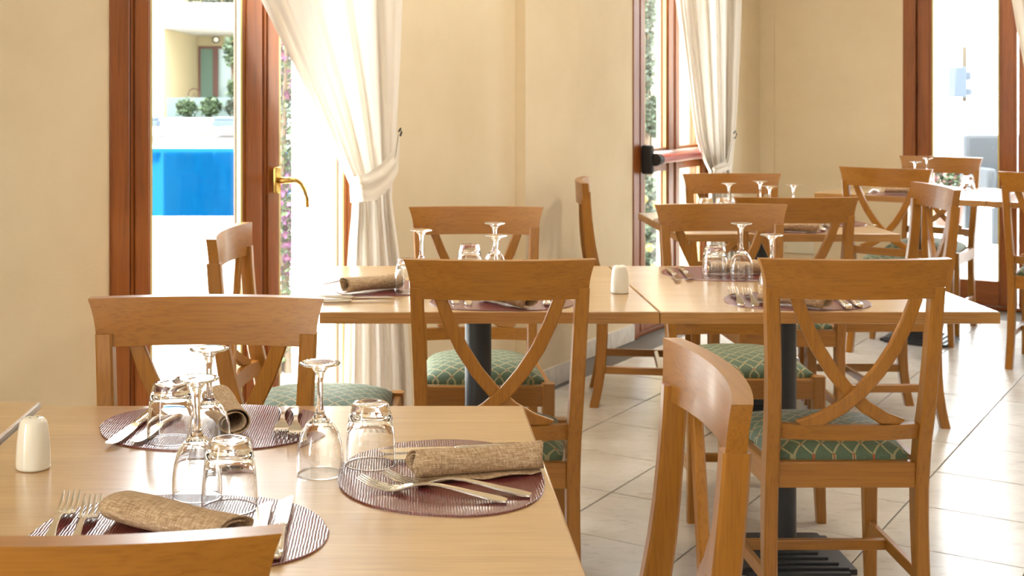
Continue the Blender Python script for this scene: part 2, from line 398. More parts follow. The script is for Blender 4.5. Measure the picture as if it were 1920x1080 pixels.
# skirting tiles
def skirting(name, runs, frame='left', h=0.082):
    root = empty(name); root['kind'] = 'structure'
    for a0, a1, c, sgn in runs:
        n = max(1, round((a1-a0)/0.33)); st = (a1-a0)/n
        for k in range(n):
            bm = bmesh.new()
            if frame == 'left': wbox(bm, a0+k*st+0.0015, a0+(k+1)*st-0.0015, c, c+0.012, 0.0, h)
            else: wbox(bm, c-0.012, c, a0+k*st+0.0015, a0+(k+1)*st-0.0015, 0.0, h)
            finish('tile', bm, M_SKIRT, root)
    return root
skirting('baseboard_left', [(0.6, D1[0], V1, 1), (D1[1], 4.842, V1, 1), (4.842, 5.372, VP, 1), (5.372, D2[0], V2, 1), (D2[1], 8.17, V2, 1)])
skirting('baseboard_far', [(V2+0.1, D3[0], UF, 1)], 'far')
# white-painted outer reveal to the right of the left glass door
bm = bmesh.new(); wbox(bm, D1[1]-0.004, D1[1], V1-T1-0.01, V1-0.12, 0, DH); structure('trim_1', bm, M_REVEAL)
# round housings for the added overhead fill lamps (above the view)
for i, (x, y) in enumerate(FILL_LAMPS):
    t = thing('ceiling_fill_lamp', 'added fill lamp on the unseen ceiling ' + ('above the near table', 'above the middle right table', 'above the third table', 'over the floor right of the third table')[i], 'lamp', (x, y, ZC), 0, 'fill lamps added over the dining tables')
    bm = bmesh.new(); lathe(bm, [(0, 0), (0.30, 0), (0.30, -0.03), (0.28, -0.05), (0.0, -0.05)], 32); finish('housing', bm, M_PLATE, t, ang=40)

# ------------------------------------------------------------------ doors
def door(name, width, loc, rz, midrail=False, handle=False, bar=False, mid=None):
    root = empty(name, loc, rz); root['kind'] = 'structure'
    def part(nm, m, fn, **k):
        bm = bmesh.new(); fn(bm); return finish(nm, bm, m, root, ang=(40 if nm == 'push_bar' else 20), **k)
    fw, sw = 0.072, 0.079
    if mid is None: mid = width/2
    H = DH
    for x0, x1, q0, q1 in ((0, fw, fw-0.002, fw+0.016), (width-fw, width, width-fw-0.016, width-fw+0.002)):
        part('jamb', M_DOOR, lambda b: (box(b, x0, x1, -0.014, 0.09, 0, H, 0.004), box(b, q0, q1, 0.036, 0.088, 0, H)))
    part('head', M_DOORX, lambda b: box(b, fw, width-fw, -0.014, 0.09, H-fw, H, 0.004))
    part('threshold', M_DOORX, lambda b: box(b, fw, width-fw, 0.0, 0.10, 0, 0.02, 0.003))
    for x0, x1, wl, wr in ((fw+0.010, mid-0.004, sw, 0.093), (mid+0.004, width-fw-0.010, 0.076, sw)):
        for a, b_ in ((x0, x0+wl), (x1-wr, x1)):
            part('stile', M_DOOR, lambda b: (box(b, a, b_, -0.006, 0.034, 0.022, H-fw-0.006, 0.004), box(b, a+0.012, b_-0.012, -0.011, -0.004, 0.03, H-fw-0.02, 0.003)))
        gx0, gx1 = x0+wl, x1-wr
        zs = [(0.022, 0.165), (H-fw-0.10, H-fw-0.006)] + ([(0.83, 0.955)] if midrail else [])
        for z0, z1 in zs:
            part('rail', M_DOORX, lambda b: box(b, gx0, gx1, -0.005, 0.033, z0, z1, 0.004))
        spans = [(0.165, 0.83), (0.955, H-fw-0.10)] if midrail else [(0.165, H-fw-0.10)]
        for z0, z1 in spans:
            part('pane', M_PANE, lambda b: box(b, gx0-0.003, gx1+0.003, 0.017, 0.022, z0-0.003, z1+0.003))
            part('glazing_bead', M_BEAD, lambda b: (box(b, gx1-0.009, gx1-0.0003, -0.003, 0.0135, z0, z1), box(b, gx0+0.0003, gx0+0.009, -0.003, 0.0135, z0, z1)))
            part('gasket', M_RUBBER, lambda b: (box(b, gx1-0.010, gx1-0.0003, 0.0137, 0.0168, z0, z1), box(b, gx0+0.0003, gx0+0.010, 0.0137, 0.0168, z0, z1)))
    if handle:
        hx, hz = mid+0.044, 0.985
        hd = part('handle', M_BRASS, lambda b: box(b, hx-0.016, hx+0.016, -0.030, -0.018, hz-0.042, hz+0.042, 0.006))
        bm = bmesh.new()
        P = [(hx, -0.028, hz), (hx, -0.052, hz), (hx+0.008, -0.066, hz+0.001), (hx+0.032, -0.071, hz), (hx+0.058, -0.071, hz-0.010), (hx+0.080, -0.071, hz-0.032), (hx+0.092, -0.071, hz-0.062), (hx+0.095, -0.071, hz-0.090)]
        tube(bm, P, [0.010, 0.010, 0.010, 0.0085, 0.008, 0.008, 0.0075, 0.0065], 12)
        finish('lever', bm, M_BRASS, hd, ang=60)
    if bar:
        z = 0.905
        pb_ = part('push_bar', M_RED, lambda b: tube(b, [(0.16, -0.085, z), (width-0.16, -0.085, z)], 0.021, 14))
        bm = bmesh.new(); box(bm, 0.10, width-0.10, -0.040, -0.013, z-0.03, z+0.035, 0.004); finish('bar_rail', bm, M_ALU, pb_)
        for xx in (0.085, width-0.125):
            bm = bmesh.new(); box(bm, xx, xx+0.04, -0.075, -0.014, z-0.075, z+0.075, 0.014); tube(bm, [(xx+0.02, -0.085, z), (xx+(0.085 if xx < 0.5 else -0.045), -0.085, z)], [0.032, 0.026], 14)
            finish('bracket', bm, M_RUBBER, pb_)
    return root
ANG_U = PI/2-TH
p = W(D1[0], V1-0.008); door('door_1', D1[1]-D1[0], p, ANG_U, handle=True, mid=0.655)
p = W(D2[0], V2-0.008); door('door_2', D2[1]-D2[0], p, ANG_U, midrail=True, bar=True)
p = W(UF+0.008, D3[0]); door('door_3', D3[1]-D3[0], p, -TH)
# socket plate low on the far wall
v0, z0 = fp(1470, 473, UF); v1, z1 = fp(1527, 452, UF)
t = tag(empty('socket_plate', W(UF, (v0+v1)/2, (z0+z1)/2), -TH), 'pale rectangular socket plate screwed low on the far cream wall', 'socket')
hw, hh = (v1-v0)/2, (z1-z0)/2
bm = bmesh.new(); box(bm, -hw, hw, -0.012, 0, -hh, hh, 0.003); finish('cover', bm, M_PLATE, t)
for sx_ in (-1, 1):
    bm = bmesh.new(); tube(bm, [(sx_*hw*0.8, -0.0125, 0), (sx_*hw*0.8, -0.0155, 0)], 0.006, 10); finish('screw', bm, M_STEEL, t)

# ------------------------------------------------------------------ curtains
def curtain(label, rows, v, plane, folds, band_up, band_lo, hook, bulge=1.0, nx=110, ny=70, seed=0):
    """rows: (y px, left px, right px); plane: function px,py -> 3D point offset d towards the room"""
    rnd = random.Random(seed); ph = [rnd.uniform(0, 6.28) for _ in range(6)]
    root = tag(empty('curtain', (0, 0, 0)), label, 'curtain')
    ys = [r[0] for r in rows]
    def fn(i, j):
        y = ys[0] + (ys[-1]-ys[0])*j
        L, R = lerp_tab(rows, y); wd = (R-L)
        t = i + 0.012*math.sin(5*i*PI+ph[0])
        x = L + wd*t
        pinch = max(0.0, 1-wd/170.0)
        amp = 0.013+0.012*pinch
        d = amp*(math.sin(2*PI*folds*t+ph[1]+0.6*math.sin(y/140.0)) + 0.45*math.sin(2*PI*folds*2.3*t+ph[2]+y/260.0)+0.25*math.sin(2*PI*folds*0.45*t+ph[3]))
        d += bulge*0.055*math.sin(PI*min(max(t, 0), 1))*(0.35+pinch)
        return plane(x, y, d)
    bm = bmesh.new(); grid(bm, fn, nx, ny); finish('panel', bm, M_CURT, root, ang=180)
    if band_up:
        bm = bmesh.new()
        def bf(i, j):
            u = lerp_tab(band_up, i); l = lerp_tab(band_lo, i)
            x = u[0]+(l[0]-u[0])*j; y = u[1]+(l[1]-u[1])*j
            d = 0.075*bulge + 0.045*math.sin(PI*(0.12+0.76*i)) + 0.007*math.sin(j*PI*4+i*5)*math.sin(PI*min(j*1.0, 1.0)+0.3)
            if i > 0.86: d -= (i-0.86)*0.55
            return plane(x, y, d)
        grid(bm, bf, 30, 10); finish('tieback', bm, M_CURT, root, ang=180)
        bm = bmesh.new()
        hp = plane(hook[0], hook[1], 0.0); q = [plane(hook[0]+a, hook[1]+b_, d) for a, b_, d in ((0, 0, -0.085), (0, 0, 0.0), (3, -5, 0.012), (5, 2, 0.016), (3, 8, 0.012), (0, 9, 0.006))]
        tube(bm, q, 0.0035, 8); finish('hook', bm, M_IRON, root, ang=60)
    return root
def pl_left(v):
    def f(x, y, d):
        u, z = wp(x, y, v+d); return W(u, v+d, max(z, 0.012))
    return f
def pl_far(u0):
    def f(x, y, d):
        v, z = fp(x, y, u0-d); return W(u0-d, v, max(z, 0.012))
    return f
rows1 = [(-480, 330, 770), (-240, 395, 766), (-100, 445, 762), (0, 486, 758), (70, 522, 755), (130, 553, 752), (200, 588, 748), (250, 610, 745), (300, 632, 742), (340, 652, 738), (362, 660, 735), (400, 658, 739), (450, 653, 746), (520, 648, 756), (600, 645, 765), (700, 643, 772), (870, 640, 778)]
curtain('white sheer curtain tied back at the left glass door', rows1, None, pl_left(V1+0.10), 4,
        [(0, 745, 246), (0.25, 737, 281), (0.5, 714, 308), (0.75, 688, 325), (1, 655, 334)],
        [(0, 750, 255), (0.25, 747, 322), (0.5, 732, 352), (0.75, 705, 376), (1, 657, 380)], (748, 246), seed=3)
rows2 = [(-150, 1240, 1398), (0, 1268, 1390), (60, 1276, 1388), (130, 1286, 1385), (200, 1296, 1382), (260, 1306, 1378), (300, 1318, 1374), (322, 1330, 1372), (360, 1330, 1376), (420, 1328, 1380), (560, 1322, 1385), (585, 1322, 1386)]
curtain('white sheer curtain tied back beside the door with the red push bar', rows2, None, pl_left(V2+0.10), 5,
        [(0, 1374, 250), (0.5, 1362, 300), (1, 1330, 316)], [(0, 1376, 258), (0.5, 1368, 318), (1, 1331, 332)], (1376, 250), bulge=0.8, nx=80, ny=50, seed=5)
rows3 = [(-170, 1840, 2010), (-80, 1868, 2012), (0, 1897, 2013), (60, 1907, 2012), (130, 1921, 2010), (200, 1940, 2008), (290, 1962, 2004), (330, 1965, 2004), (420, 1955, 2010), (575, 1950, 2016)]
curtain('white curtain at the top right corner beside the far glass door', rows3, None, pl_far(UF-0.10), 5,
        [(0, 2004, 225), (0.5, 1990, 275), (1, 1963, 292)], [(0, 2006, 233), (0.5, 1997, 292), (1, 1964, 310)], (2006, 225), bulge=0.8, nx=70, ny=40, seed=9)

# ------------------------------------------------------------------ chairs (local: sitter faces +y, origin on the floor below the seat centre)
TOPZ = 0.894
POST = [(0.0, -0.220, 0.178), (0.06, -0.206, 0.177), (0.14, -0.194, 0.175), (0.25, -0.186, 0.173), (0.36, -0.187, 0.172), (0.46, -0.200, 0.172), (0.56, -0.226, 0.175), (0.67, -0.240, 0.179), (0.76, -0.248, 0.183), (0.83, -0.252, 0.186)]
def post_y(z): return lerp_tab([(a, b) for a, b, c in POST] + [(0.90, -0.256)], z)[0]
def make_chair():
    root = empty('dining_chair')
    X, Yv, Z = Vector((1, 0, 0)), Vector((0, 1, 0)), Vector((0, 0, 1))
    for s in (-1, 1):                                   # rear leg and back post in one piece
        bm = bmesh.new()
        zs = [0.0, .04, .08, .14, .20, .28, .36, .42, .48, .54, .60, .66, .72, .78, .83]
        pts, bb, aa = [], [], []
        for z in zs:
            y, xo = lerp_tab(POST, z); pts.append((s*xo, y, z)); bb.append(0.0178+0.006*math.exp(-((z-0.42)/0.2)**2)); aa.append(0.0155)
        sweep(bm, pts, X, Yv, aa, bb, 0.004); finish('back_post', bm, M_WZ, root)
    for s in (-1, 1):                                   # front legs
        bm = bmesh.new()
        pts = [(s*0.190, 0.186, 0.0), (s*0.187, 0.182, 0.10), (s*0.184, 0.178, 0.25), (s*0.184, 0.178, 0.36), (s*0.184, 0.178, 0.428)]
        sweep(bm, pts, X, Yv, [0.0135, 0.015, 0.017, 0.018, 0.018], [0.0135, 0.015, 0.017, 0.018, 0.018], 0.004); finish('leg', bm, M_WZ, root)
    zA, zB = 0.362, 0.420
    bm = bmesh.new(); box(bm, -0.167, 0.167, 0.170, 0.192, zA, zB, 0.003); finish('apron', bm, M_WX, root)
    bm = bmesh.new(); box(bm, -0.157, 0.157, -0.206, -0.184, zA, zB+0.002, 0.003); finish('apron', bm, M_WX, root)
    for s in (-1, 1):
        bm = bmesh.new(); sweep(bm, [(s*0.176, -0.175, (zA+zB)/2), (s*0.188, 0.164, (zA+zB)/2)], X, Z, 0.011, (zB-zA)/2, 0.003); finish('apron', bm, M_WY, root)
    for s in (-1, 1):
        bm = bmesh.new(); sweep(bm, [(s*0.177, -0.195, 0.150), (s*0.186, 0.168, 0.150)], X, Z, 0.009, 0.015, 0.003); finish('stretcher', bm, M_WY, root)
    bm = bmesh.new(); box(bm, -0.174, 0.174, 0.030, 0.048, 0.137, 0.163, 0.003); finish('stretcher', bm, M_WX, root)
    # cushion
    bm = bmesh.new()
    def cu(side):
        def f(i, j):
            a, b = 2*i-1, 2*j-1
            hw = 0.158 + 0.026*(b+1)/2
            ex, ey = abs(a)**3.2, abs(b)**3.2
            hgt = (1-ex)**0.75*(1-ey)**0.75
            sq = 1-0.05*(a*a*b*b)
            z = zB+0.0005+(0.016+0.036*hgt if side > 0 else 0.0)
            if side > 0 and (abs(a) > 0.999 or abs(b) > 0.999): z = zB+0.012
            return Vector((a*hw*sq, -0.006+b*0.180*sq, z))
        return f
    grid(bm, cu(1), 18, 18); grid(bm, cu(-1), 18, 18)
    bmesh.ops.remove_doubles(bm, verts=bm.verts[:], dist=0.0002)
    # side wall of the cushion
    be = [e for e in bm.edges if e.is_boundary]
    top = [v for v in bm.verts if v.is_boundary and v.co.z > zB+0.008]
    bmesh.ops.bridge_loops(bm, edges=be)
    finish('seat_cushion', bm, M_SEAT, root, ang=60)
    # curved top rail
    bm = bmesh.new()
    def rail(bm, z0, z1, w0, w1, th, bow, nx=18, nz=5, yoff=0.0):
        def surf(off):
            def f(i, j):
                t = 2*i-1; k = j; z = z0+(z1-z0)*k
                hw = w0+(w1-w0)*(k**2.2)
                y = post_y(z)+yoff-bow*(1-t*t)+off
                return Vector((t*hw, y, z))
            return f
        g1 = grid(bm, surf(-th/2), nx, nz); g2 = grid(bm, surf(th/2), nx, nz)
        for i in range(nx):
            bm.faces.new((g1[i][0], g1[i+1][0], g2[i+1][0], g2[i][0])); bm.faces.new((g1[i][nz], g2[i][nz], g2[i+1][nz], g1[i+1][nz]))
        for j in range(nz):
            bm.faces.new((g1[0][j], g2[0][j], g2[0][j+1], g1[0][j+1])); bm.faces.new((g1[nx][j], g1[nx][j+1], g2[nx][j+1], g2[nx][j]))
    rail(bm, 0.806, TOPZ, 0.199, 0.2155, 0.027, 0.030, yoff=0.002)
    ed = [e for e in bm.edges if len(e.link_faces) == 2 and e.calc_face_angle(0) > 0.9]
    bmesh.ops.bevel(bm, geom=ed, offset=0.004, segments=2, affect='EDGES')
    finish('top_rail', bm, M_WX, root)
    bm = bmesh.new(); rail(bm, 0.478, 0.514, 0.160, 0.160, 0.019, 0.022, nz=1)
    ed = [e for e in bm.edges if len(e.link_faces) == 2 and e.calc_face_angle(0) > 0.9]
    bmesh.ops.bevel(bm, geom=ed, offset=0.003, segments=1, affect='EDGES')
    finish('lower_rail', bm, M_WX, root)
    # crossed slats
    for s in (-1, 1):
        K = [(-0.132, 0.810), (-0.112, 0.752), (-0.085, 0.695), (-0.050, 0.640), (-0.012, 0.594), (0.030, 0.556), (0.075, 0.528), (0.118, 0.508)]
        pts, A, B = [], [], []
        for i, (x, z) in enumerate(K):
            x0, z0 = K[max(i-1, 0)]; x1, z1 = K[min(i+1, len(K)-1)]
            tn = Vector((x1-x0, 0, z1-z0)).normalized()
            bow = 0.020+0.010*(z-0.5)/0.3
            y = post_y(z)-bow*(1-(x/0.19)**2)+(0.0055 if s > 0 else -0.0055)
            pts.append((s*x, y, z)); A.append(Vector((s*tn.z, 0, -tn.x*1.0)) if s > 0 else Vector((-tn.z, 0, -tn.x))); B.append(Yv)
        sweep(bm := bmesh.new(), pts, A, B, [0.015]*7+[0.017], 0.008, 0.003)
        for vv in bm.verts: vv.co.z = min(max(vv.co.z, 0.5135), 0.8065)
        finish('cross_slat', bm, M_WZ, root)
    return root
CHAIR0 = make_chair(); used = [False]
def chair(label, x, y, rz):
    """x, y: where the middle of the straight line between the top rail's ends stands"""
    o = CHAIR0 if not used[0] else copy_tree(CHAIR0); used[0] = True
    off = Matrix.Rotation(rz, 3, 'Z') @ Vector((0, -0.255, 0))
    o.location = (x-off.x, y-off.y, 0); o.rotation_euler = (0, 0, rz)
    tag(o, label, 'chair', 'cross-back dining chairs')
R36 = math.radians(-36)
chair('beech cross-back chair behind the near table, facing the camera', -0.363, 2.443, PI)
chair('beech chair at the bottom left corner, only its curved top rail in view', -0.3225, 1.166, math.radians(1))
chair('beech chair at the right side of the near table, turned left towards it', 0.412, 1.84, PI/2)
chair('beech cross-back chair seen from behind between the near table and the salt shaker table', 0.211, 2.990, 0)
chair('beech cross-back chair at the right with its green lattice seat seen from behind', 1.010, 3.000, 0)
chair('beech chair left of the middle table, in front of the glass door', -0.471, 3.580, -PI/2-math.radians(5.6))
chair('beech chair facing the camera behind the middle left table, against the cream wall', 0.226, 4.265, PI)
chair('beech chair facing the camera behind the middle right table', 1.030, 4.355, PI)
chair('beech chair seen edge-on against the cream wall beside the red push bar', 0.742, 5.50, math.radians(-98))
chair('beech chair seen from behind at the third table, a rolled napkin beyond it', 1.360, 4.640, 0)
chair('beech chair facing the camera behind the third table, below the tied curtain', 1.435, 5.870, PI)
chair('beech chair turned left at the right end of the third table', 2.055, 5.17, PI/2)
chair('beech chair seen from behind at the far left table by the right glass door', 2.262, 6.285, R36)
chair('farthest beech chair, facing the camera in front of the right glass door', 2.915, 7.260, R36+PI)
chair('beech chair cut off by the right edge of the picture', 2.855, 5.900, R36)

# ------------------------------------------------------------------ tables
def make_table():
    root = empty('dining_table')
    bm = bmesh.new(); box(bm, -0.399, 0.399, -0.399, 0.399, 0.7215, 0.75, 0.0025); top = finish('tabletop', bm, M_TAB, root)
    bm = bmesh.new()
    for a in range(4):
        box(bm, -0.3998, 0.3998, -0.3998, -0.3975, 0.7225, 0.7478, 0.0, Matrix.Rotation(a*PI/2, 4, 'Z'))
    finish('edging', bm, M_EDGE, root)
    bm = bmesh.new(); lathe(bm, [(0, 0.03), (0.036, 0.03), (0.036, 0.70), (0.036, 0.715), (0, 0.715)], 28); finish('column', bm, M_IRON, root, ang=40)
    bm = bmesh.new(); box(bm, -0.15, 0.15, -0.02, 0.02, 0.700, 0.7205, 0.002); box(bm, -0.02, 0.02, -0.15, 0.15, 0.700, 0.7205, 0.002); finish('top_bracket', bm, M_IRON, root)
    pl = None
    for k in range(6):
        hw = 0.158-0.021*k; z0 = 0.008+0.0065*k if k else 0.0
        bm = bmesh.new(); box(bm, -hw, hw, -hw, hw, z0, 0.0145+0.0065*k)
        if k == 0:
            bmesh.ops.bevel(bm, geom=[e for e in bm.edges if abs(e.verts[0].co.z-e.verts[1].co.z) > 0.005], offset=0.025, segments=4, affect='EDGES')
        else:
            bmesh.ops.bevel(bm, geom=bm.edges[:], offset=0.0015, segments=1, affect='EDGES')
        o = finish('base_plate' if k == 0 else 'base_step', bm, M_IRON, root if k == 0 else pl)
        if k == 0: pl = o
    return root
TAB0 = make_table(); tused = [False]
def table(label, x, y, rz=0, bx=0, by=0, dz=0):
    o = TAB0 if not tused[0] else copy_tree(TAB0); tused[0] = True
    o.location = (x, y, dz); o.rotation_euler = (0, 0, rz)
    for ch in o.children:
        if ch.name.split('.')[0] in ('column', 'base_plate', 'top_bracket'): ch.location = (bx, by, 0)
    tag(o, label, 'table', 'square pedestal dining tables')
    if dz: o.location.z = 0; [setattr(ch, 'location', (ch.location.x, ch.location.y, dz)) for ch in o.children if ch.name.split('.')[0] in ('tabletop', 'edging', 'top_bracket')]
table('nearest square table, set with three burgundy placemats', -0.203, 1.820, 0, -0.035, 0)
table('table at the left edge of the picture, its corner beside the near table', -1.0075, 1.822, 0, 0, 0, 0.006)
table('middle left table on a black column, salt shaker on its right side', 0.198, 3.537, 0, 0.0, 0.088)
table('middle right table pushed against the table with the salt shaker', 1.0, 3.537, 0, 0.026, 0.088)
table('third table, farther back in front of the tied curtain', 1.375, 5.180, 0)
def nt(n, t): return Vector((0.809*t+0.588*n, 0.809*n-0.588*t, 0))
for ch in bpy.data.objects['dining_table.001'].children:
    if ch.name.startswith('edging'):
        ch.data = ch.data.copy(); ch.data.materials[0] = M_EDGE_SHEEN; ch['label'] = 'table edging coloured silver for its bright reflection'  # silver tone stands for the reflection along this edge
p = nt(6.95, -1.85); table('far table by the right glass door, left one of the pair', p.x, p.y, R36)
p = nt(6.95, -1.048); table('far table by the right glass door, right one of the pair', p.x, p.y, R36)

# ------------------------------------------------------------------ tableware
ZT = 0.7502; MATH = 0.0024
def mat_mesh():
    bm = bmesh.new(); n = 72; a, b = 0.178, 0.140
    lo, hi, hi2 = [], [], []
    for k in range(n):
        t = 2*PI*k/n; c, s = math.cos(t), math.sin(t); e = 2/2.45
        x = a*math.copysign(abs(c)**e, c); y = b*math.copysign(abs(s)**e, s)
        x *= 1.0-0.10*(y/b+0.2)*(1 if y > 0 else 0.2)           # slightly narrower on the side away from the diner
        lo.append(bm.verts.new((x, y, 0))); hi.append(bm.verts.new((x, y, MATH-0.0006))); hi2.append(bm.verts.new((x*0.995, y*0.994, MATH)))
    for k in range(n):
        k2 = (k+1) % n
        bm.faces.new((lo[k], lo[k2], hi[k2], hi[k])); bm.faces.new((hi[k], hi[k2], hi2[k2], hi2[k]))
    bm.faces.new(hi2); bm.faces.new(lo[::-1])
    bmesh.ops.recalc_face_normals(bm, faces=bm.faces[:])
    out = []
    for m in M_MATS:
        me = bpy.data.meshes.new('placemat'); bm.to_mesh(me); me.materials.append(m); out.append(me)
    bm.free(); return out
ME_MAT = mat_mesh(); MATS = []
def placemat(label, x, y, rz, sx=1, sy=1):
    o = inst('placemat', ME_MAT[1 if abs(abs(rz)-PI/2) < 0.1 else 0], None, (x, y, ZT), (0, 0, rz)); o.scale = (sx, sy, 1)
    MATS.append((x, y, rz, sx, sy)); return tag(o, label, 'placemat', 'burgundy placemats')
def surf(x, y):
    for mx, my, rz, sx, sy in MATS:
        d = Matrix.Rotation(-rz, 3, 'Z') @ Vector((x-mx, y-my, 0))
        if abs(d.x/(0.178*sx))**2.45+abs(d.y/(0.14*sy))**2.45 < 1.0: return ZT+MATH+0.0002
    return ZT+0.0002

def wine_mesh():
    bm = bmesh.new()
    prof = [(0, 0.0735), (0.010, 0.0715), (0.018, 0.0655), (0.0245, 0.055), (0.0291, 0.041), (0.0311, 0.0245), (0.0314, 0.012), (0.0309, 0.0020), (0.0308, 0.0005), (0.0311, 0), (0.0314, 0.0005), (0.0316, 0.0020),
            (0.0322, 0.012), (0.0319, 0.025), (0.0299, 0.042), (0.0257, 0.057), (0.0195, 0.0675), (0.0125, 0.0745), (0.0075, 0.0800), (0.0052, 0.088), (0.0042, 0.100), (0.0041, 0.118),
            (0.0050, 0.130), (0.0072, 0.139), (0.0120, 0.1455), (0.0210, 0.1490), (0.0278, 0.1502), (0.0286, 0.1512), (0.0280, 0.1522), (0.0200, 0.1520), (0.0090, 0.1500), (0, 0.1492)]
    lathe(bm, prof, 40); bmesh.ops.recalc_face_normals(bm, faces=bm.faces[:])
    me = bpy.data.meshes.new('wine_glass'); bm.to_mesh(me); bm.free(); me.shade_smooth(); me.materials.append(M_GLASS); return me
def tumbler_mesh():
    bm = bmesh.new()
    prof = [(0, 0.0680), (0.0180, 0.0675), (0.0235, 0.0655), (0.0275, 0.0600), (0.0318, 0.0455), (0.0336, 0.0255), (0.0343, 0.0100), (0.03425, 0.0020), (0.0342, 0.0005), (0.03455, 0), (0.0349, 0.0005), (0.03495, 0.0020),
            (0.0353, 0.0100), (0.0347, 0.0260), (0.0332, 0.0460), (0.0310, 0.0640), (0.0285, 0.0735), (0.0270, 0.0790), (0.0262, 0.0835), (0.0240, 0.0858), (0.0180, 0.0862), (0.0150, 0.0850), (0, 0.0835)]
    lathe(bm, prof, 44); bmesh.ops.recalc_face_normals(bm, faces=bm.faces[:])
    me = bpy.data.meshes.new('tumbler'); bm.to_mesh(me); bm.free(); me.shade_smooth(); me.materials.append(M_GLASS); return me
ME_WINE, ME_TUM = wine_mesh(), tumbler_mesh()
def wine(label, x, y): return tag(inst('wine_glass', ME_WINE, None, (x, y, surf(x, y))), label, 'wine glass', 'upturned wine glasses')
def tumbler(label, x, y): return tag(inst('tumbler', ME_TUM, None, (x, y, surf(x, y)), (0, 0, 0.3)), label, 'tumbler', 'upturned tumblers')

def fork_mesh():
    bm = bmesh.new()
    Zp = [(-0.100, 0.0030), (-0.085, 0.0045), (-0.05, 0.0095), (-0.015, 0.0145), (0.010, 0.0150), (0.030, 0.0100), (0.048, 0.0045), (0.062, 0.0040), (0.080, 0.0080), (0.100, 0.0165)]
    Wp = [(-0.100, 0.0050), (-0.096, 0.0080), (-0.086, 0.0095), (-0.06, 0.0068), (-0.03, 0.0042), (0.005, 0.0034), (0.022, 0.0042), (0.033, 0.0085), (0.042, 0.0115), (0.052, 0.0122)]
    ys = [-0.100, -0.098, -0.093, -0.086, -0.075, -0.06, -0.045, -0.03, -0.012, 0.005, 0.016, 0.024, 0.030, 0.036, 0.042, 0.048, 0.054]
    sweep(bm, [(0, y, lerp_tab(Zp, y)[0]) for y in ys], Vector((1, 0, 0)), Vector((0, 0, 1)), [lerp_tab(Wp, y)[0] for y in ys], [0.0018 if y < -0.02 else 0.0014 for y in ys], 0.0008)
    for k in range(4):
        x = -0.0101+k*0.00673
        ys2 = [0.053, 0.062, 0.072, 0.082, 0.092, 0.100]
        sweep(bm, [(x, y, lerp_tab(Zp, y)[0]) for y in ys2], Vector((1, 0, 0)), Vector((0, 0, 1)), [0.0021, 0.0020, 0.0019, 0.0018, 0.0016, 0.0008], 0.0010, 0.0005)
    bmesh.ops.recalc_face_normals(bm, faces=bm.faces[:])
    me = bpy.data.meshes.new('fork'); bm.to_mesh(me); bm.free(); me.shade_smooth(); me.set_sharp_from_angle(angle=math.radians(40)); me.materials.append(M_STEEL); return me
def knife_meshes():
    bm = bmesh.new()
    ys = [-0.108, -0.106, -0.100, -0.085, -0.06, -0.035, -0.015, -0.005, 0.0]
    sweep(bm, [(0, y, 0.0052) for y in ys], Vector((1, 0, 0)), Vector((0, 0, 1)), [0.005, 0.0075, 0.0092, 0.0095, 0.0085, 0.0074, 0.0066, 0.0072, 0.0066], [0.003, 0.0044, 0.005, 0.005, 0.0048, 0.0044, 0.004, 0.0042, 0.003], 0.0024)
    h = bpy.data.meshes.new('handle'); bmesh.ops.recalc_face_normals(bm, faces=bm.faces[:]); bm.to_mesh(h); bm.free(); h.shade_smooth(); h.set_sharp_from_angle(angle=math.radians(60)); h.materials.append(M_STEEL)
    bm = bmesh.new()
    prof = [(0.0, -0.0055, 0.0055), (0.008, -0.0075, 0.0068), (0.03, -0.0095, 0.0072), (0.06, -0.0105, 0.0074), (0.085, -0.0105, 0.0074), (0.098, -0.0085, 0.0074), (0.106, -0.004, 0.0070), (0.110, 0.003, 0.0055)]
    top, bot = [], []
    for y, a, b in prof:
        top.append((bm.verts.new((a, y, 0.0046)), bm.verts.new((b, y, 0.0064)))); bot.append((bm.verts.new((a, y, 0.0042)), bm.verts.new((b, y, 0.0042))))
    for i in range(len(prof)-1):
        (a0, b0), (a1, b1) = top[i], top[i+1]; (c0, d0), (c1, d1) = bot[i], bot[i+1]
        for f in ((a0, b0, b1, a1), (c0, c1, d1, d0), (a0, a1, c1, c0), (b0, d0, d1, b1)): bm.faces.new(f)
    bm.faces.new((top[0][0], bot[0][0], bot[0][1], top[0][1])); bm.faces.new((top[-1][0], top[-1][1], bot[-1][1], bot[-1][0]))
    b_ = bpy.data.meshes.new('blade'); bmesh.ops.recalc_face_normals(bm, faces=bm.faces[:]); bm.to_mesh(b_); bm.free(); b_.materials.append(M_STEEL)
    return h, b_
ME_FORK = fork_mesh(); ME_KH, ME_KB = knife_meshes()
def lay(kind, label, tip, end, lift=0.0):
    """tip, end: picture points on the table plane that give position and direction"""
    a = tip if isinstance(tip, Vector) else tp(*tip); b = end if isinstance(end, Vector) else tp(*end)
    d = a-b; rz = math.atan2(d.y, d.x)-PI/2; m = (a+b)/2
    z = max(surf(m.x, m.y), surf(a.x, a.y), surf(b.x, b.y))+lift
    if kind == 'fork': return tag(inst('fork', ME_FORK, None, (m.x, m.y, z-0.0005), (0, 0, rz)), label, 'fork', 'steel forks')
    o = thing('knife', label, 'knife', (m.x, m.y, z+0.0002), rz, 'steel knives')
    inst('handle', ME_KH, o); inst('blade', ME_KB, o); return o

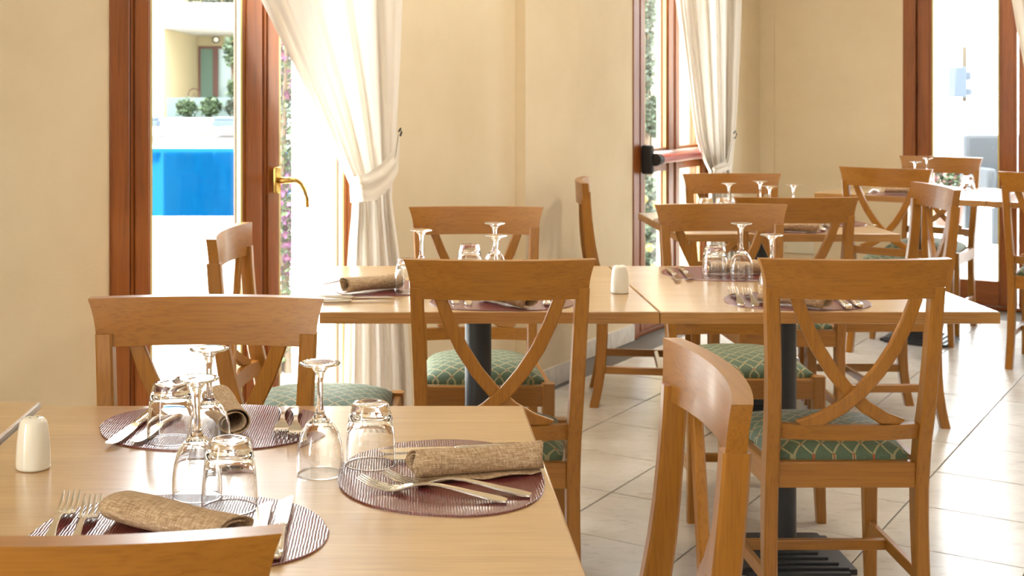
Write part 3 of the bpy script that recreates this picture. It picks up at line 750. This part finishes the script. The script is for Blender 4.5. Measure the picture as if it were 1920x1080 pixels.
def napkin_mesh(name, length, r0, flat, turns, tail, seed):
    rnd = random.Random(seed); bm = bmesh.new(); nl, na = 22, 46
    ph = [rnd.uniform(0, 6.28) for _ in range(4)]
    def fn(i, j):
        a = -PI/2 - j*turns*2*PI; r = r0*(1-0.42*j)
        l = (i-0.5)*length
        r *= 1+0.05*math.sin(7*i+ph[0])+0.035*math.sin(3*a+ph[1]+4*i)
        x = r*math.cos(a)*1.15; z = r*flat*math.sin(a)+r0*flat*(1+0.05)+0.0012
        edge = 0.004*math.sin(2*a+ph[2])*(1 if i < 0.05 or i > 0.95 else 0)
        return Vector((l+edge, x, max(z, 0.0011)))
    g = grid(bm, fn, nl, na)
    if tail:
        prev = [g[i][0] for i in range(nl+1)]
        for k in range(1, 7):
            cur = []
            for i in range(nl+1):
                q = i/nl; tl = tail*(0.55+0.45*math.sin(PI*(0.15+0.7*q)))
                cur.append(bm.verts.new(((q-0.5)*length*(1-0.05*k/6)+0.003*k/6*math.sin(9*q+ph[3]), -tl*k/6, 0.0012+0.0035*abs(math.sin(8*q+ph[1]))*(k/6))))
            for i in range(nl): bm.faces.new((prev[i], cur[i], cur[i+1], prev[i+1]))
            prev = cur
    me = bpy.data.meshes.new(name); bmesh.ops.recalc_face_normals(bm, faces=bm.faces[:]); bm.to_mesh(me); bm.free()
    me.shade_smooth(); me.materials.append(M_LINEN); return me
NAP = [napkin_mesh('napkin', 0.182, 0.0205, 0.88, 1.7, 0.034, 1), napkin_mesh('napkin', 0.185, 0.031, 0.52, 1.6, 0.0, 2), napkin_mesh('napkin', 0.17, 0.0225, 0.85, 1.8, 0.0, 3)]
def napkin(label, a, b, var):
    a = a if isinstance(a, Vector) else tp(*a); b = b if isinstance(b, Vector) else tp(*b)
    m = (a+b)/2; d = b-a
    o = inst('napkin', NAP[var], None, (m.x, m.y, surf(m.x, m.y)+0.0008), (0, 0, math.atan2(d.y, d.x)))
    md = o.modifiers.new('thickness', 'SOLIDIFY'); md.thickness = 0.0016; md.offset = 0
    return tag(o, label, 'napkin', 'rolled linen napkins')
def shaker(label, x, y):
    o = thing('salt_shaker', label, 'salt shaker', (x, y, surf(x, y)), 0, 'white salt shakers')
    bm = bmesh.new()
    lathe(bm, [(0, 0), (0.0215, 0), (0.0235, 0.0015), (0.0238, 0.004), (0.0236, 0.015), (0.0226, 0.035), (0.0204, 0.055), (0.0185, 0.0645), (0.0160, 0.0685), (0.0120, 0.0705), (0.0060, 0.0712), (0, 0.0713)], 40)
    finish('body', bm, M_PORC, o, ang=70)
    for k in range(3):
        a = k*2*PI/3; bm = bmesh.new(); tube(bm, [(0.006*math.cos(a), 0.006*math.sin(a), 0.0708), (0.006*math.cos(a), 0.006*math.sin(a), 0.0716)], 0.0011, 8); finish('hole', bm, M_RUBBER, o)
    return o

# --- nearest table
placemat('burgundy placemat at the front of the near table, mostly behind the near chair rail', -0.268, 1.592, 0.0)
placemat('burgundy placemat at the back of the near table', -0.300, 2.078, PI)
placemat('burgundy placemat at the right side of the near table', 0.048, 1.822, PI/2)
wine('upturned wine glass standing alone right of centre on the near table', -0.117, 1.83)
tumbler('upturned tumbler on the edge of the right placemat of the near table', -0.0487, 1.868)
wine('upturned wine glass at the back of the near table, in front of a napkin', -0.284, 1.93)
tumbler('upturned tumbler at the back of the near table, over two knives', -0.351, 1.995)
wine('upturned wine glass in the middle left of the near table, beside the front tumbler', -0.269, 1.723)
tumbler('upturned tumbler at the front of the near table, on the front placemat', -0.221, 1.676)
shaker('white salt shaker on the near table by the left seam', -0.518, 1.856)
lay('fork', 'fork on the right placemat nearest its front edge', (668, 915), (957, 945), 0.0)
lay('fork', 'fork on the right placemat, second from the front edge', (716, 905), (1000, 934), 0.0)
lay('knife', 'knife on the right placemat, farther back of the two', (705, 853), (1000, 845))
lay('knife', 'knife on the right placemat, right behind the rolled napkin', (712, 866), (1012, 856))
napkin('rolled taupe napkin with loose edge on the right placemat', (772, 899), (1012, 880), 0)
lay('fork', 'fork on the front placemat, left one of the two', (140, 935), (72, 1062))
lay('fork', 'fork on the front placemat, right one beside the napkin', (178, 945), (124, 1068))
napkin('flat-folded taupe napkin on the front placemat', (213, 972), (455, 1030), 1)
lay('knife', 'knife on the front placemat, left one right of the tumbler', (500, 946), (472, 1075))
lay('knife', 'knife on the front placemat, outer right one', (541, 935), (512, 1062))
lay('knife', 'knife at the back of the near table, left one pointing off the mat', (204, 840), (296, 772))
lay('knife', 'knife at the back of the near table, partly behind the tumbler', (252, 836), (338, 770))
lay('fork', 'fork on the back placemat of the near table, left one', (527, 826), (533, 768))
lay('fork', 'fork on the back placemat of the near table, right one', (553, 832), (556, 772))
napkin('rolled taupe napkin on the back placemat behind a wine glass', (438, 818), (405, 768), 2)
# --- middle left table
placemat('burgundy placemat at the left side of the middle left table', -0.058, 3.535, -PI/2, 1, 0.98)
placemat('burgundy placemat at the front of the middle left table, behind a chair back', 0.236, 3.285, 0)
placemat('burgundy placemat at the back of the middle left table', 0.215, 3.785, PI)
napkin('rolled taupe napkin on the left of the middle left table', (640, 552), (752, 540), 2)
lay('knife', 'knife on the left placemat of the middle left table, front one', (705, 565), (612, 567))
lay('knife', 'knife on the left placemat of the middle left table, rear one', (712, 559), (612, 560))
lay('fork', 'fork behind the rolled napkin on the middle left table', (715, 528), (618, 534))
tumbler('upturned tumbler left of the chair back on the middle left table', 0.007, 3.420)
wine('upturned wine glass leftmost on the middle left table', 0.042, 3.490)
wine('upturned wine glass farther back of two in line on the middle left table', 0.246, 3.664)
wine('upturned wine glass nearer of two in line on the middle left table', 0.229, 3.366)
tumbler('upturned tumbler at the back of the middle left table', 0.180, 3.730)
tumbler('upturned tumbler peeking over the chair back on the middle left table', 0.300, 3.390)
lay('fork', 'fork at the front of the middle left table, left one', (845, 535), (858, 586))
lay('fork', 'fork at the front of the middle left table, right one', (868, 537), (883, 589))
napkin('rolled taupe napkin at the front of the middle left table', (905, 562), (1000, 582), 2)
lay('knife', 'knife at the front of the middle left table, left one', (1020, 536), (1028, 590))
lay('knife', 'knife at the front of the middle left table, right one', (1042, 534), (1053, 588))
shaker('white salt shaker on the middle left table beside the seam', 0.551, 3.425)
# --- middle right table
placemat('burgundy placemat at the back of the middle right table', 0.905, 3.762, PI)
placemat('burgundy placemat at the front of the middle right table', 0.962, 3.292, 0)
lay('knife', 'knife at the back of the middle right table, left one', (1276, 532), (1252, 505))
lay('knife', 'knife at the back of the middle right table, right one', (1296, 528), (1276, 503))
napkin('rolled taupe napkin at the back of the middle right table, behind the glasses', (1328, 513), (1442, 514), 2)
tumbler('upturned tumbler at the back of the middle right table', 0.857, 3.692)
wine('upturned wine glass in front of the rolled napkin on the middle right table', 0.921, 3.655)
wine('upturned wine glass beside the right-hand chair back on the middle right table', 0.928, 3.378)
tumbler('upturned tumbler hidden behind the right-hand chair rail on the middle right table', 1.003, 3.360)
lay('fork', 'fork at the front of the middle right table, left one', (1366, 541), (1398, 585))
lay('fork', 'fork at the front of the middle right table, right one', (1392, 543), (1425, 587))
napkin('rolled taupe napkin at the front of the middle right table', (1425, 566), (1556, 582), 2)
lay('knife', 'knife at the front of the middle right table, left one', (1552, 548), (1600, 588))
lay('knife', 'knife at the front of the middle right table, right one', (1572, 546), (1622, 585))
# --- third table
placemat('burgundy placemat at the front of the third table', 1.395, 4.935, 0)
placemat('burgundy placemat at the right side of the third table', 1.635, 5.19, PI/2)
placemat('burgundy placemat at the left side of the third table', 1.115, 5.20, -PI/2)
napkin('rolled taupe napkin at the front of the third table', tp(1455, 434), tp(1522, 436), 2)
lay('knife', 'knife at the front of the third table, left one', (1530, 419), (1548, 439))
lay('knife', 'knife at the front of the third table, right one', (1546, 418), (1566, 438))
lay('fork', 'fork at the right side of the third table', (1558, 417), (1640, 424))
wine('upturned wine glass leftmost on the third table', 1.249, 5.146)
wine('upturned wine glass farthest back on the third table', 1.408, 5.290)
wine('upturned wine glass second from the right on the third table', 1.369, 5.010)
wine('upturned wine glass rightmost on the third table', 1.490, 5.120)
tumbler('upturned tumbler leftmost on the third table', 1.185, 5.260)
tumbler('upturned tumbler left of the wine glass stem on the third table', 1.262, 5.300)
tumbler('upturned tumbler behind the chair rail on the third table', 1.335, 5.345)
tumbler('upturned tumbler rightmost on the third table', 1.545, 5.050)
napkin('rolled taupe napkin at the left side of the third table', Vector((1.06, 5.16, 0)), Vector((1.20, 5.17, 0)), 2)
# --- far tables
def ft(n, t): q = nt(n, t); return q
for lab, n, t, rz in (('front', 6.70, -1.86, R36), ('back', 7.20, -1.86, R36+PI)):
    q = nt(n, t); placemat('burgundy placemat at the %s of the far left table' % lab, q.x, q.y, rz)
q = nt(6.72, -1.06); placemat('burgundy placemat at the front of the far right table', q.x, q.y, R36)
napkin('rolled napkin at the front of the far left table', nt(6.70, -1.93), nt(6.70, -1.79), 2)
napkin('dark-ended rolled napkin at the back of the far left table', nt(7.24, -2.06), nt(7.23, -1.90), 2)
lay('fork', 'fork at the front of the far left table', nt(6.80, -2.01), nt(6.60, -2.01))
lay('knife', 'knife at the front of the far left table', nt(6.80, -1.72), nt(6.60, -1.72))
lay('knife', 'knife at the far left corner of the far left table', nt(6.98, -2.10), nt(6.98, -2.22+0.1))
napkin('rolled napkin at the front of the far right table', nt(6.70, -1.14), nt(6.70, -1.0), 2)
wine('upturned wine glass nearer of the two on the far left table', 2.546, 6.66)
wine('upturned wine glass farther of the two on the far left table', 2.715, 6.94)
q = nt(6.93, -1.62); tumbler('upturned tumbler on the far left table', q.x, q.y)

# ------------------------------------------------------------------ outdoors
ZG = -0.02
bm = bmesh.new()
# paving around the pool (four strips) so the basin lies in a real opening
PX0, PX1, PY0, PY1 = -14.0, -0.4, 12.9, 29.6
for x0, x1, y0, y1 in ((-60, 60, 30.0+7.4, 120), (-60, PX0, -10, 37.4), (PX1, 60, -10, 37.4), (PX0, PX1, -10, PY0)):
    box(bm, x0, x1, y0, y1, -0.5, ZG)
structure('ground_paving', bm, M_PAVE, flat=True)
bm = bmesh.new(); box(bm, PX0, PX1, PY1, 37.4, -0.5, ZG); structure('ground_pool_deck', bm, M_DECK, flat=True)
pool = thing('swimming_pool', 'blue swimming pool seen through the left glass door', 'pool', ((PX0+PX1)/2, (PY0+PY1)/2, -0.5))
hx, hy = (PX1-PX0)/2, (PY1-PY0)/2
bm = bmesh.new(); box(bm, -hx, hx, -hy, hy, 0.0, 0.40); finish('water', bm, M_WATER, pool, flat=True)
bm = bmesh.new()
for a in ((-hx, hx, -hy, -hy+0.3), (-hx, hx, hy-0.3, hy)): box(bm, *a, 0.38, 0.488, 0.01)
for a in ((-hx, -hx+0.3, -hy+0.3, hy-0.3), (hx-0.3, hx, -hy+0.3, hy-0.3)): box(bm, *a, 0.38, 0.488, 0.01)
finish('coping', bm, M_WHITE, pool)

def leaves(bm, pts, size, rnd, asp=0.5):
    for p in pts:
        d = Vector((rnd.gauss(0, 1), rnd.gauss(0, 1), rnd.gauss(0, 0.8)+0.3)).normalized()
        s = d.cross(Vector((rnd.gauss(0, 1), rnd.gauss(0, 1), rnd.gauss(0, 1)))).normalized()
        n = d.cross(s); L = size*rnd.uniform(0.6, 1.3); Wd = L*asp
        a, b, c_, e = p, p+d*L*0.5+s*Wd*0.5+n*L*0.08, p+d*L, p+d*L*0.5-s*Wd*0.5+n*L*0.08
        vs = [bm.verts.new(q) for q in (a, b, c_, e)]; bm.faces.new(vs)
def blob(rnd, c, r, n, shell=0.55):
    out = []
    while len(out) < n:
        q = Vector((rnd.uniform(-1, 1), rnd.uniform(-1, 1), rnd.uniform(-1, 1)))
        if shell < q.length < 1.0:
            k = 0.78+0.22*math.sin(7*q.x+4*q.z+c[2]*9)*math.cos(6*q.y+5*q.z)
            out.append(Vector((c[0]+q.x*r[0]*k, c[1]+q.y*r[1]*k, c[2]+q.z*r[2]*k)))
    return out
def shrub(name, label, cat, loc, blobs, leafm, size, seed, extra=(), stem=None, group=None, n=900):
    rnd = random.Random(seed); root = thing(name, label, cat, loc, 0, group)
    bm = bmesh.new()
    for c_, r in blobs: leaves(bm, blob(rnd, c_, r, n), size, rnd)
    o = finish('foliage', bm, leafm, root, flat=True); o['kind'] = 'stuff'
    bm = bmesh.new()
    for k in range(4):
        c_, r = blobs[k % len(blobs)]
        tube(bm, [(0.03*math.cos(k*2), 0.03*math.sin(k*2), 0), (c_[0]*0.5, c_[1]*0.5, c_[2]*0.5), (c_[0]+r[0]*0.5*math.cos(k*1.7), c_[1]+r[1]*0.5*math.sin(k*1.7), c_[2]+r[2]*0.3)], [0.02, 0.014, 0.006], 6)
    finish('stem', bm, M_BARK, root)
    for nm, m, kind, blobs2, sz, cnt in extra:
        if kind == 'leaf':
            bm = bmesh.new()
            for c_, r in blobs2: leaves(bm, blob(rnd, c_, r, cnt, 0.75), sz, rnd, 0.8)
            o = finish(nm, bm, m, root, flat=True); o['kind'] = 'stuff'
        else:
            for q in blobs2:
                bm = bmesh.new(); bmesh.ops.create_icosphere(bm, subdivisions=2, radius=sz, matrix=Matrix.Translation(q)); finish(nm, bm, m, root, ang=180)
    return root
# hotel building across the pool
bld = thing('hotel_building', 'white two-storey building across the pool with a shaded ground-floor porch', 'building', (0, 39.5, ZG))
def bpart(nm, m, *boxes, bev=0.0):
    bm = bmesh.new()
    for b in boxes: box(bm, *b, bev)
    return finish(nm, bm, m, bld)
XN = -7.17; YB = 6.0
bpart('pillar', M_WHITE, (-16, XN, 0, YB+0.4, 0, 7.5))
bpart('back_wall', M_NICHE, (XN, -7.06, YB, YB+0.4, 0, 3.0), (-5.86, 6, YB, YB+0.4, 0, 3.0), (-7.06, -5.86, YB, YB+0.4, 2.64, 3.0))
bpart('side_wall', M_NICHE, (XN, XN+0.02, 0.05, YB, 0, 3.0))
bpart('balcony_slab', M_WHITE, (XN, 6, -0.02, YB+0.4, 3.005, 3.25))
bpart('balcony_parapet', M_WHITE, (-7.0, 6, -0.05, 0.15, 3.02, 3.735))
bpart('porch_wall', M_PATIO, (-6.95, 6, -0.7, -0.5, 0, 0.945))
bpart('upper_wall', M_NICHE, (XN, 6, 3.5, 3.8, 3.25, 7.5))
dr = bpart('porch_door', M_BROWN, (-7.06, -6.98, YB-0.03, YB+0.08, 0, 2.64), (-5.94, -5.86, YB-0.03, YB+0.08, 0, 2.64), (-6.98, -5.94, YB-0.03, YB+0.08, 2.55, 2.64), (-6.56, -6.38, YB-0.03, YB+0.08, 0, 2.55))
for a, b in ((-6.98, -6.56), (-6.38, -5.94)):
    bm = bmesh.new(); box(bm, a, b, YB+0.0, YB+0.03, 0, 2.55); o = finish('pane', bm, M_GREENGLASS, dr)
bm = bmesh.new(); M = Matrix.Translation((-6.46, YB, 2.86)) @ Matrix.Rotation(PI/2, 4, 'X')
lathe(bm, [(0, 0.05), (0.08, 0.05), (0.115, 0.04), (0.125, 0.0), (0, 0)], 24); bmesh.ops.transform(bm, matrix=M, verts=bm.verts[:]); lo_ = finish('wall_lamp', bm, M_IRON, bld)
bm = bmesh.new(); lathe(bm, [(0, 0.065), (0.07, 0.06), (0.09, 0.045), (0, 0.045)], 24); bmesh.ops.transform(bm, matrix=M, verts=bm.verts[:]); finish('lens', bm, M_PLATE, lo_)
shrub('balcony_plant', 'dark planting along the upper balcony of the white building', 'plant', (-5.6, 40.4, 3.45), [((0, 0, 0.45), (1.5, 0.15, 0.22))], M_LEAFD, 0.12, 31)
# wire cafe chair on the porch
t = thing('cafe_chair', 'small wire chair with a looped back on the porch across the pool', 'chair', (-6.62, 41.6, ZG))
bm = bmesh.new(); lathe(bm, [(0, 0.45), (0.19, 0.45), (0.20, 0.465), (0.19, 0.48), (0, 0.48)], 20); finish('seat', bm, M_BROWN, t)
bm = bmesh.new(); tube(bm, [(-0.17, 0.1, 0.46), (-0.18, 0.14, 0.8)] + [(0.18*math.cos(PI-a*PI/8), 0.16, 1.02+0.18*math.sin(a*PI/8)) for a in range(9)] + [(0.18, 0.14, 0.8), (0.17, 0.1, 0.46)], 0.016, 8)
tube(bm, [(-0.09, 0.13, 0.48), (-0.1, 0.15, 0.9), (0, 0.16, 1.05), (0.1, 0.15, 0.9), (0.09, 0.13, 0.48)], 0.012, 8); finish('backrest', bm, M_BROWN, t, ang=60)
for a in range(4):
    bm = bmesh.new(); an = PI/4+a*PI/2; tube(bm, [(0.14*math.cos(an), 0.14*math.sin(an), 0.45), (0.2*math.cos(an), 0.2*math.sin(an), 0)], 0.014, 8); finish('leg', bm, M_BROWN, t)
# planter wall with three shrubs
pl = thing('planter', 'low white planter wall at the far side of the pool deck', 'planter', (-3.6, 37.6, ZG))
bm = bmesh.new(); box(bm, -5.4, 8, -0.2, 0.0, 0, 0.385, 0.01); finish('wall', bm, M_WHITE, pl)
bm = bmesh.new(); box(bm, -5.4, 8, 0.0, 1.1, 0, 0.35); finish('soil', bm, M_SOIL, pl)
for k, (px, py, r, m_, lb) in enumerate(((350, 206, 0.33, M_LEAF, 'dark green round shrub at the left of the planter across the pool'), (395, 204, 0.36, M_LEAF, 'pale green round shrub in the middle of the planter across the pool'), (440, 204, 0.34, M_LEAFD, 'brownish shrub at the right of the planter beside the door stile'))):
    q = at(px, 217, 38.1)
    shrub('round_shrub', lb, 'shrub', (q.x, 38.1, 0.33), [((0, 0, r*0.9), (r*0.95, r*0.9, r*0.85))], (M_LEAF, M_LEAF, M_LEAFD)[k], 0.13, 40+k, n=800, group='shrubs in the planter')
q = at(447, 150, 41.0); shrub('porch_palm', 'feathery plant at the right edge of the porch across the pool', 'plant', (q.x+0.1, 39.2, ZG), [((0, 0, 2.3), (0.35, 0.3, 0.6)), ((0.05, 0, 1.2), (0.25, 0.2, 0.35))], M_LEAF, 0.2, 55, n=260)
# sun loungers
def lounger(label, x, y):
    t = thing('sun_lounger', label, 'sun lounger', (x, y, ZG), 0, 'loungers beside the pool')
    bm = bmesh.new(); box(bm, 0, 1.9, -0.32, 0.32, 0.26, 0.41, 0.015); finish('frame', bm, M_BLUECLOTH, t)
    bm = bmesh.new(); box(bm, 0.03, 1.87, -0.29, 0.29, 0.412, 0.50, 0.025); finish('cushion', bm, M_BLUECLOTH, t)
    for a, b in ((0.06, -0.27), (0.06, 0.27), (1.84, -0.27), (1.84, 0.27)):
        bm = bmesh.new(); box(bm, a-0.035, a+0.035, b-0.035, b+0.035, 0, 0.36, 0.006); finish('leg', bm, M_WHITE, t)
q = at(401, 240, 34.0); lounger('pale blue sun lounger right of the two across the pool', q.x, 34.0)
q = at(298, 240, 34.0); lounger('pale blue sun lounger cut off by the left door stile across the pool', q.x-1.9, 34.0)
# bougainvillea just outside the left door
shrub('bougainvillea', 'bougainvillea with magenta flowers climbing outside the left glass door', 'plant', (-0.56, 6.05, ZG),
      [((0.0, 0, 0.28), (0.15, 0.15, 0.28)), ((0.04, 0, 0.72), (0.10, 0.12, 0.26)), ((0.05, 0, 1.1), (0.11, 0.12, 0.30)), ((0.0, 0, 1.55), (0.16, 0.15, 0.35))], M_LEAF, 0.038, 60, n=520,
      extra=(('flower_cluster', M_MAGENTA, 'leaf', [((0.0, -0.03, 1.35), (0.12, 0.13, 0.22)), ((0.05, -0.03, 0.78), (0.08, 0.1, 0.2)), ((0.0, -0.05, 0.55), (0.11, 0.1, 0.15))], 0.034, 170),))
# planting outside the door with the red push bar
gw = thing('garden_wall', 'cream garden wall outside the door with the red push bar', 'garden wall', (1.9, 10.9, ZG), math.radians(0))
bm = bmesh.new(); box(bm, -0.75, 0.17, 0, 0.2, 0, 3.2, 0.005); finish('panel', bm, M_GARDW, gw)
bm = bmesh.new(); box(bm, -0.78, 0.20, -0.03, 0.23, 3.2, 3.28, 0.005); finish('coping', bm, M_WHITE, gw)
shrub('lemon_shrub', 'green shrub with yellow fruit outside the red push bar door', 'shrub', (1.66, 9.3, ZG),
      [((-0.02, 0, 0.45), (0.24, 0.25, 0.34)), ((0.0, 0, 0.17), (0.22, 0.2, 0.22))], M_LEAFP, 0.06, 70, n=1100,
      extra=(('lemon', M_LEMON, 'ball', [(-0.04, -0.24, 0.53), (0.05, -0.25, 0.49), (0.0, -0.24, 0.20), (0.09, -0.22, 0.10), (-0.09, -0.22, 0.35), (0.03, -0.24, 0.06)], 0.030, 0),))
shrub('creeper', 'grey-green creeper hanging on the garden wall above the red push bar', 'plant', (1.93, 10.55, ZG),
      [((-0.04, 0, 1.95), (0.10, 0.12, 0.45)), ((0.03, 0, 1.05), (0.13, 0.12, 0.17)), ((-0.05, 0, 1.45), (0.06, 0.10, 0.30))], M_LEAFP, 0.07, 80, n=750)
# things on the terrace beyond the far glass door
q = at(1802, 150, 15.0)
t = thing('loudspeaker_post', 'pale blue-grey box on a thin tan post beyond the right glass door', 'loudspeaker', (q.x, 15.0, ZG))
bm = bmesh.new(); tube(bm, [(0.06, 0.05, 1.12), (0.06, 0.05, 1.74)], 0.026, 10); finish('post', bm, M_POST, t)
bm = bmesh.new(); tube(bm, [(0.06, 0.05, 0), (0.06, 0.05, 1.12)], 0.011, 10); finish('pole', bm, M_WHITE, t)
bm = bmesh.new(); box(bm, -0.115, 0.02, -0.12, 0.08, 1.17, 1.51, 0.015); finish('casing', bm, M_GREYBLUE, t)
bm = bmesh.new(); box(bm, 0.02, 0.10, -0.06, 0.06, 1.36, 1.46, 0.02); box(bm, 0.02, 0.11, -0.06, 0.06, 1.19, 1.27, 0.02); finish('clamp', bm, M_GREYBLUE, t)
q = at(1868, 300, 11.2)
t = thing('wicker_armchair', 'slate grey wicker armchair on the terrace beyond the right glass door', 'armchair', (q.x+0.15, 11.2, ZG))
bm = bmesh.new(); box(bm, -0.30, 0.30, -0.30, 0.30, 0.30, 0.42, 0.03); finish('seat', bm, M_WICKER, t)
bm = bmesh.new(); box(bm, -0.31, 0.31, 0.22, 0.32, 0.40, 0.88, 0.03); finish('backrest', bm, M_WICKER, t)
for s in (-1, 1):
    bm = bmesh.new(); box(bm, s*0.31-0.04, s*0.31+0.04, -0.30, 0.28, 0.42, 0.62, 0.03); finish('armrest', bm, M_WICKER, t)
    for yy in (-0.27, 0.27):
        bm = bmesh.new(); box(bm, s*0.28-0.025, s*0.28+0.025, yy-0.025, yy+0.025, 0, 0.30, 0.005); finish('leg', bm, M_WICKER, t)
q = at(1778, 400, 12.4)
t = thing('flower_pot', 'terracotta pot of pink flowers beyond the right glass door', 'flower pot', (q.x, 12.4, ZG))
bm = bmesh.new(); lathe(bm, [(0, 0), (0.11, 0), (0.16, 0.28), (0.175, 0.28), (0.175, 0.33), (0.15, 0.33), (0.14, 0.29), (0, 0.29)], 24); finish('pot', bm, M_TERRA, t, ang=40)
rnd = random.Random(5); bm = bmesh.new(); leaves(bm, blob(rnd, (0, 0, 0.45), (0.17, 0.17, 0.16), 350, 0.4), 0.06, rnd); o = finish('foliage', bm, M_LEAF, t, flat=True); o['kind'] = 'stuff'
bm = bmesh.new(); leaves(bm, blob(rnd, (0, 0, 0.48), (0.18, 0.18, 0.17), 260, 0.8), 0.05, rnd, 0.9); o = finish('flower_cluster', bm, M_PINK, t, flat=True); o['kind'] = 'stuff'
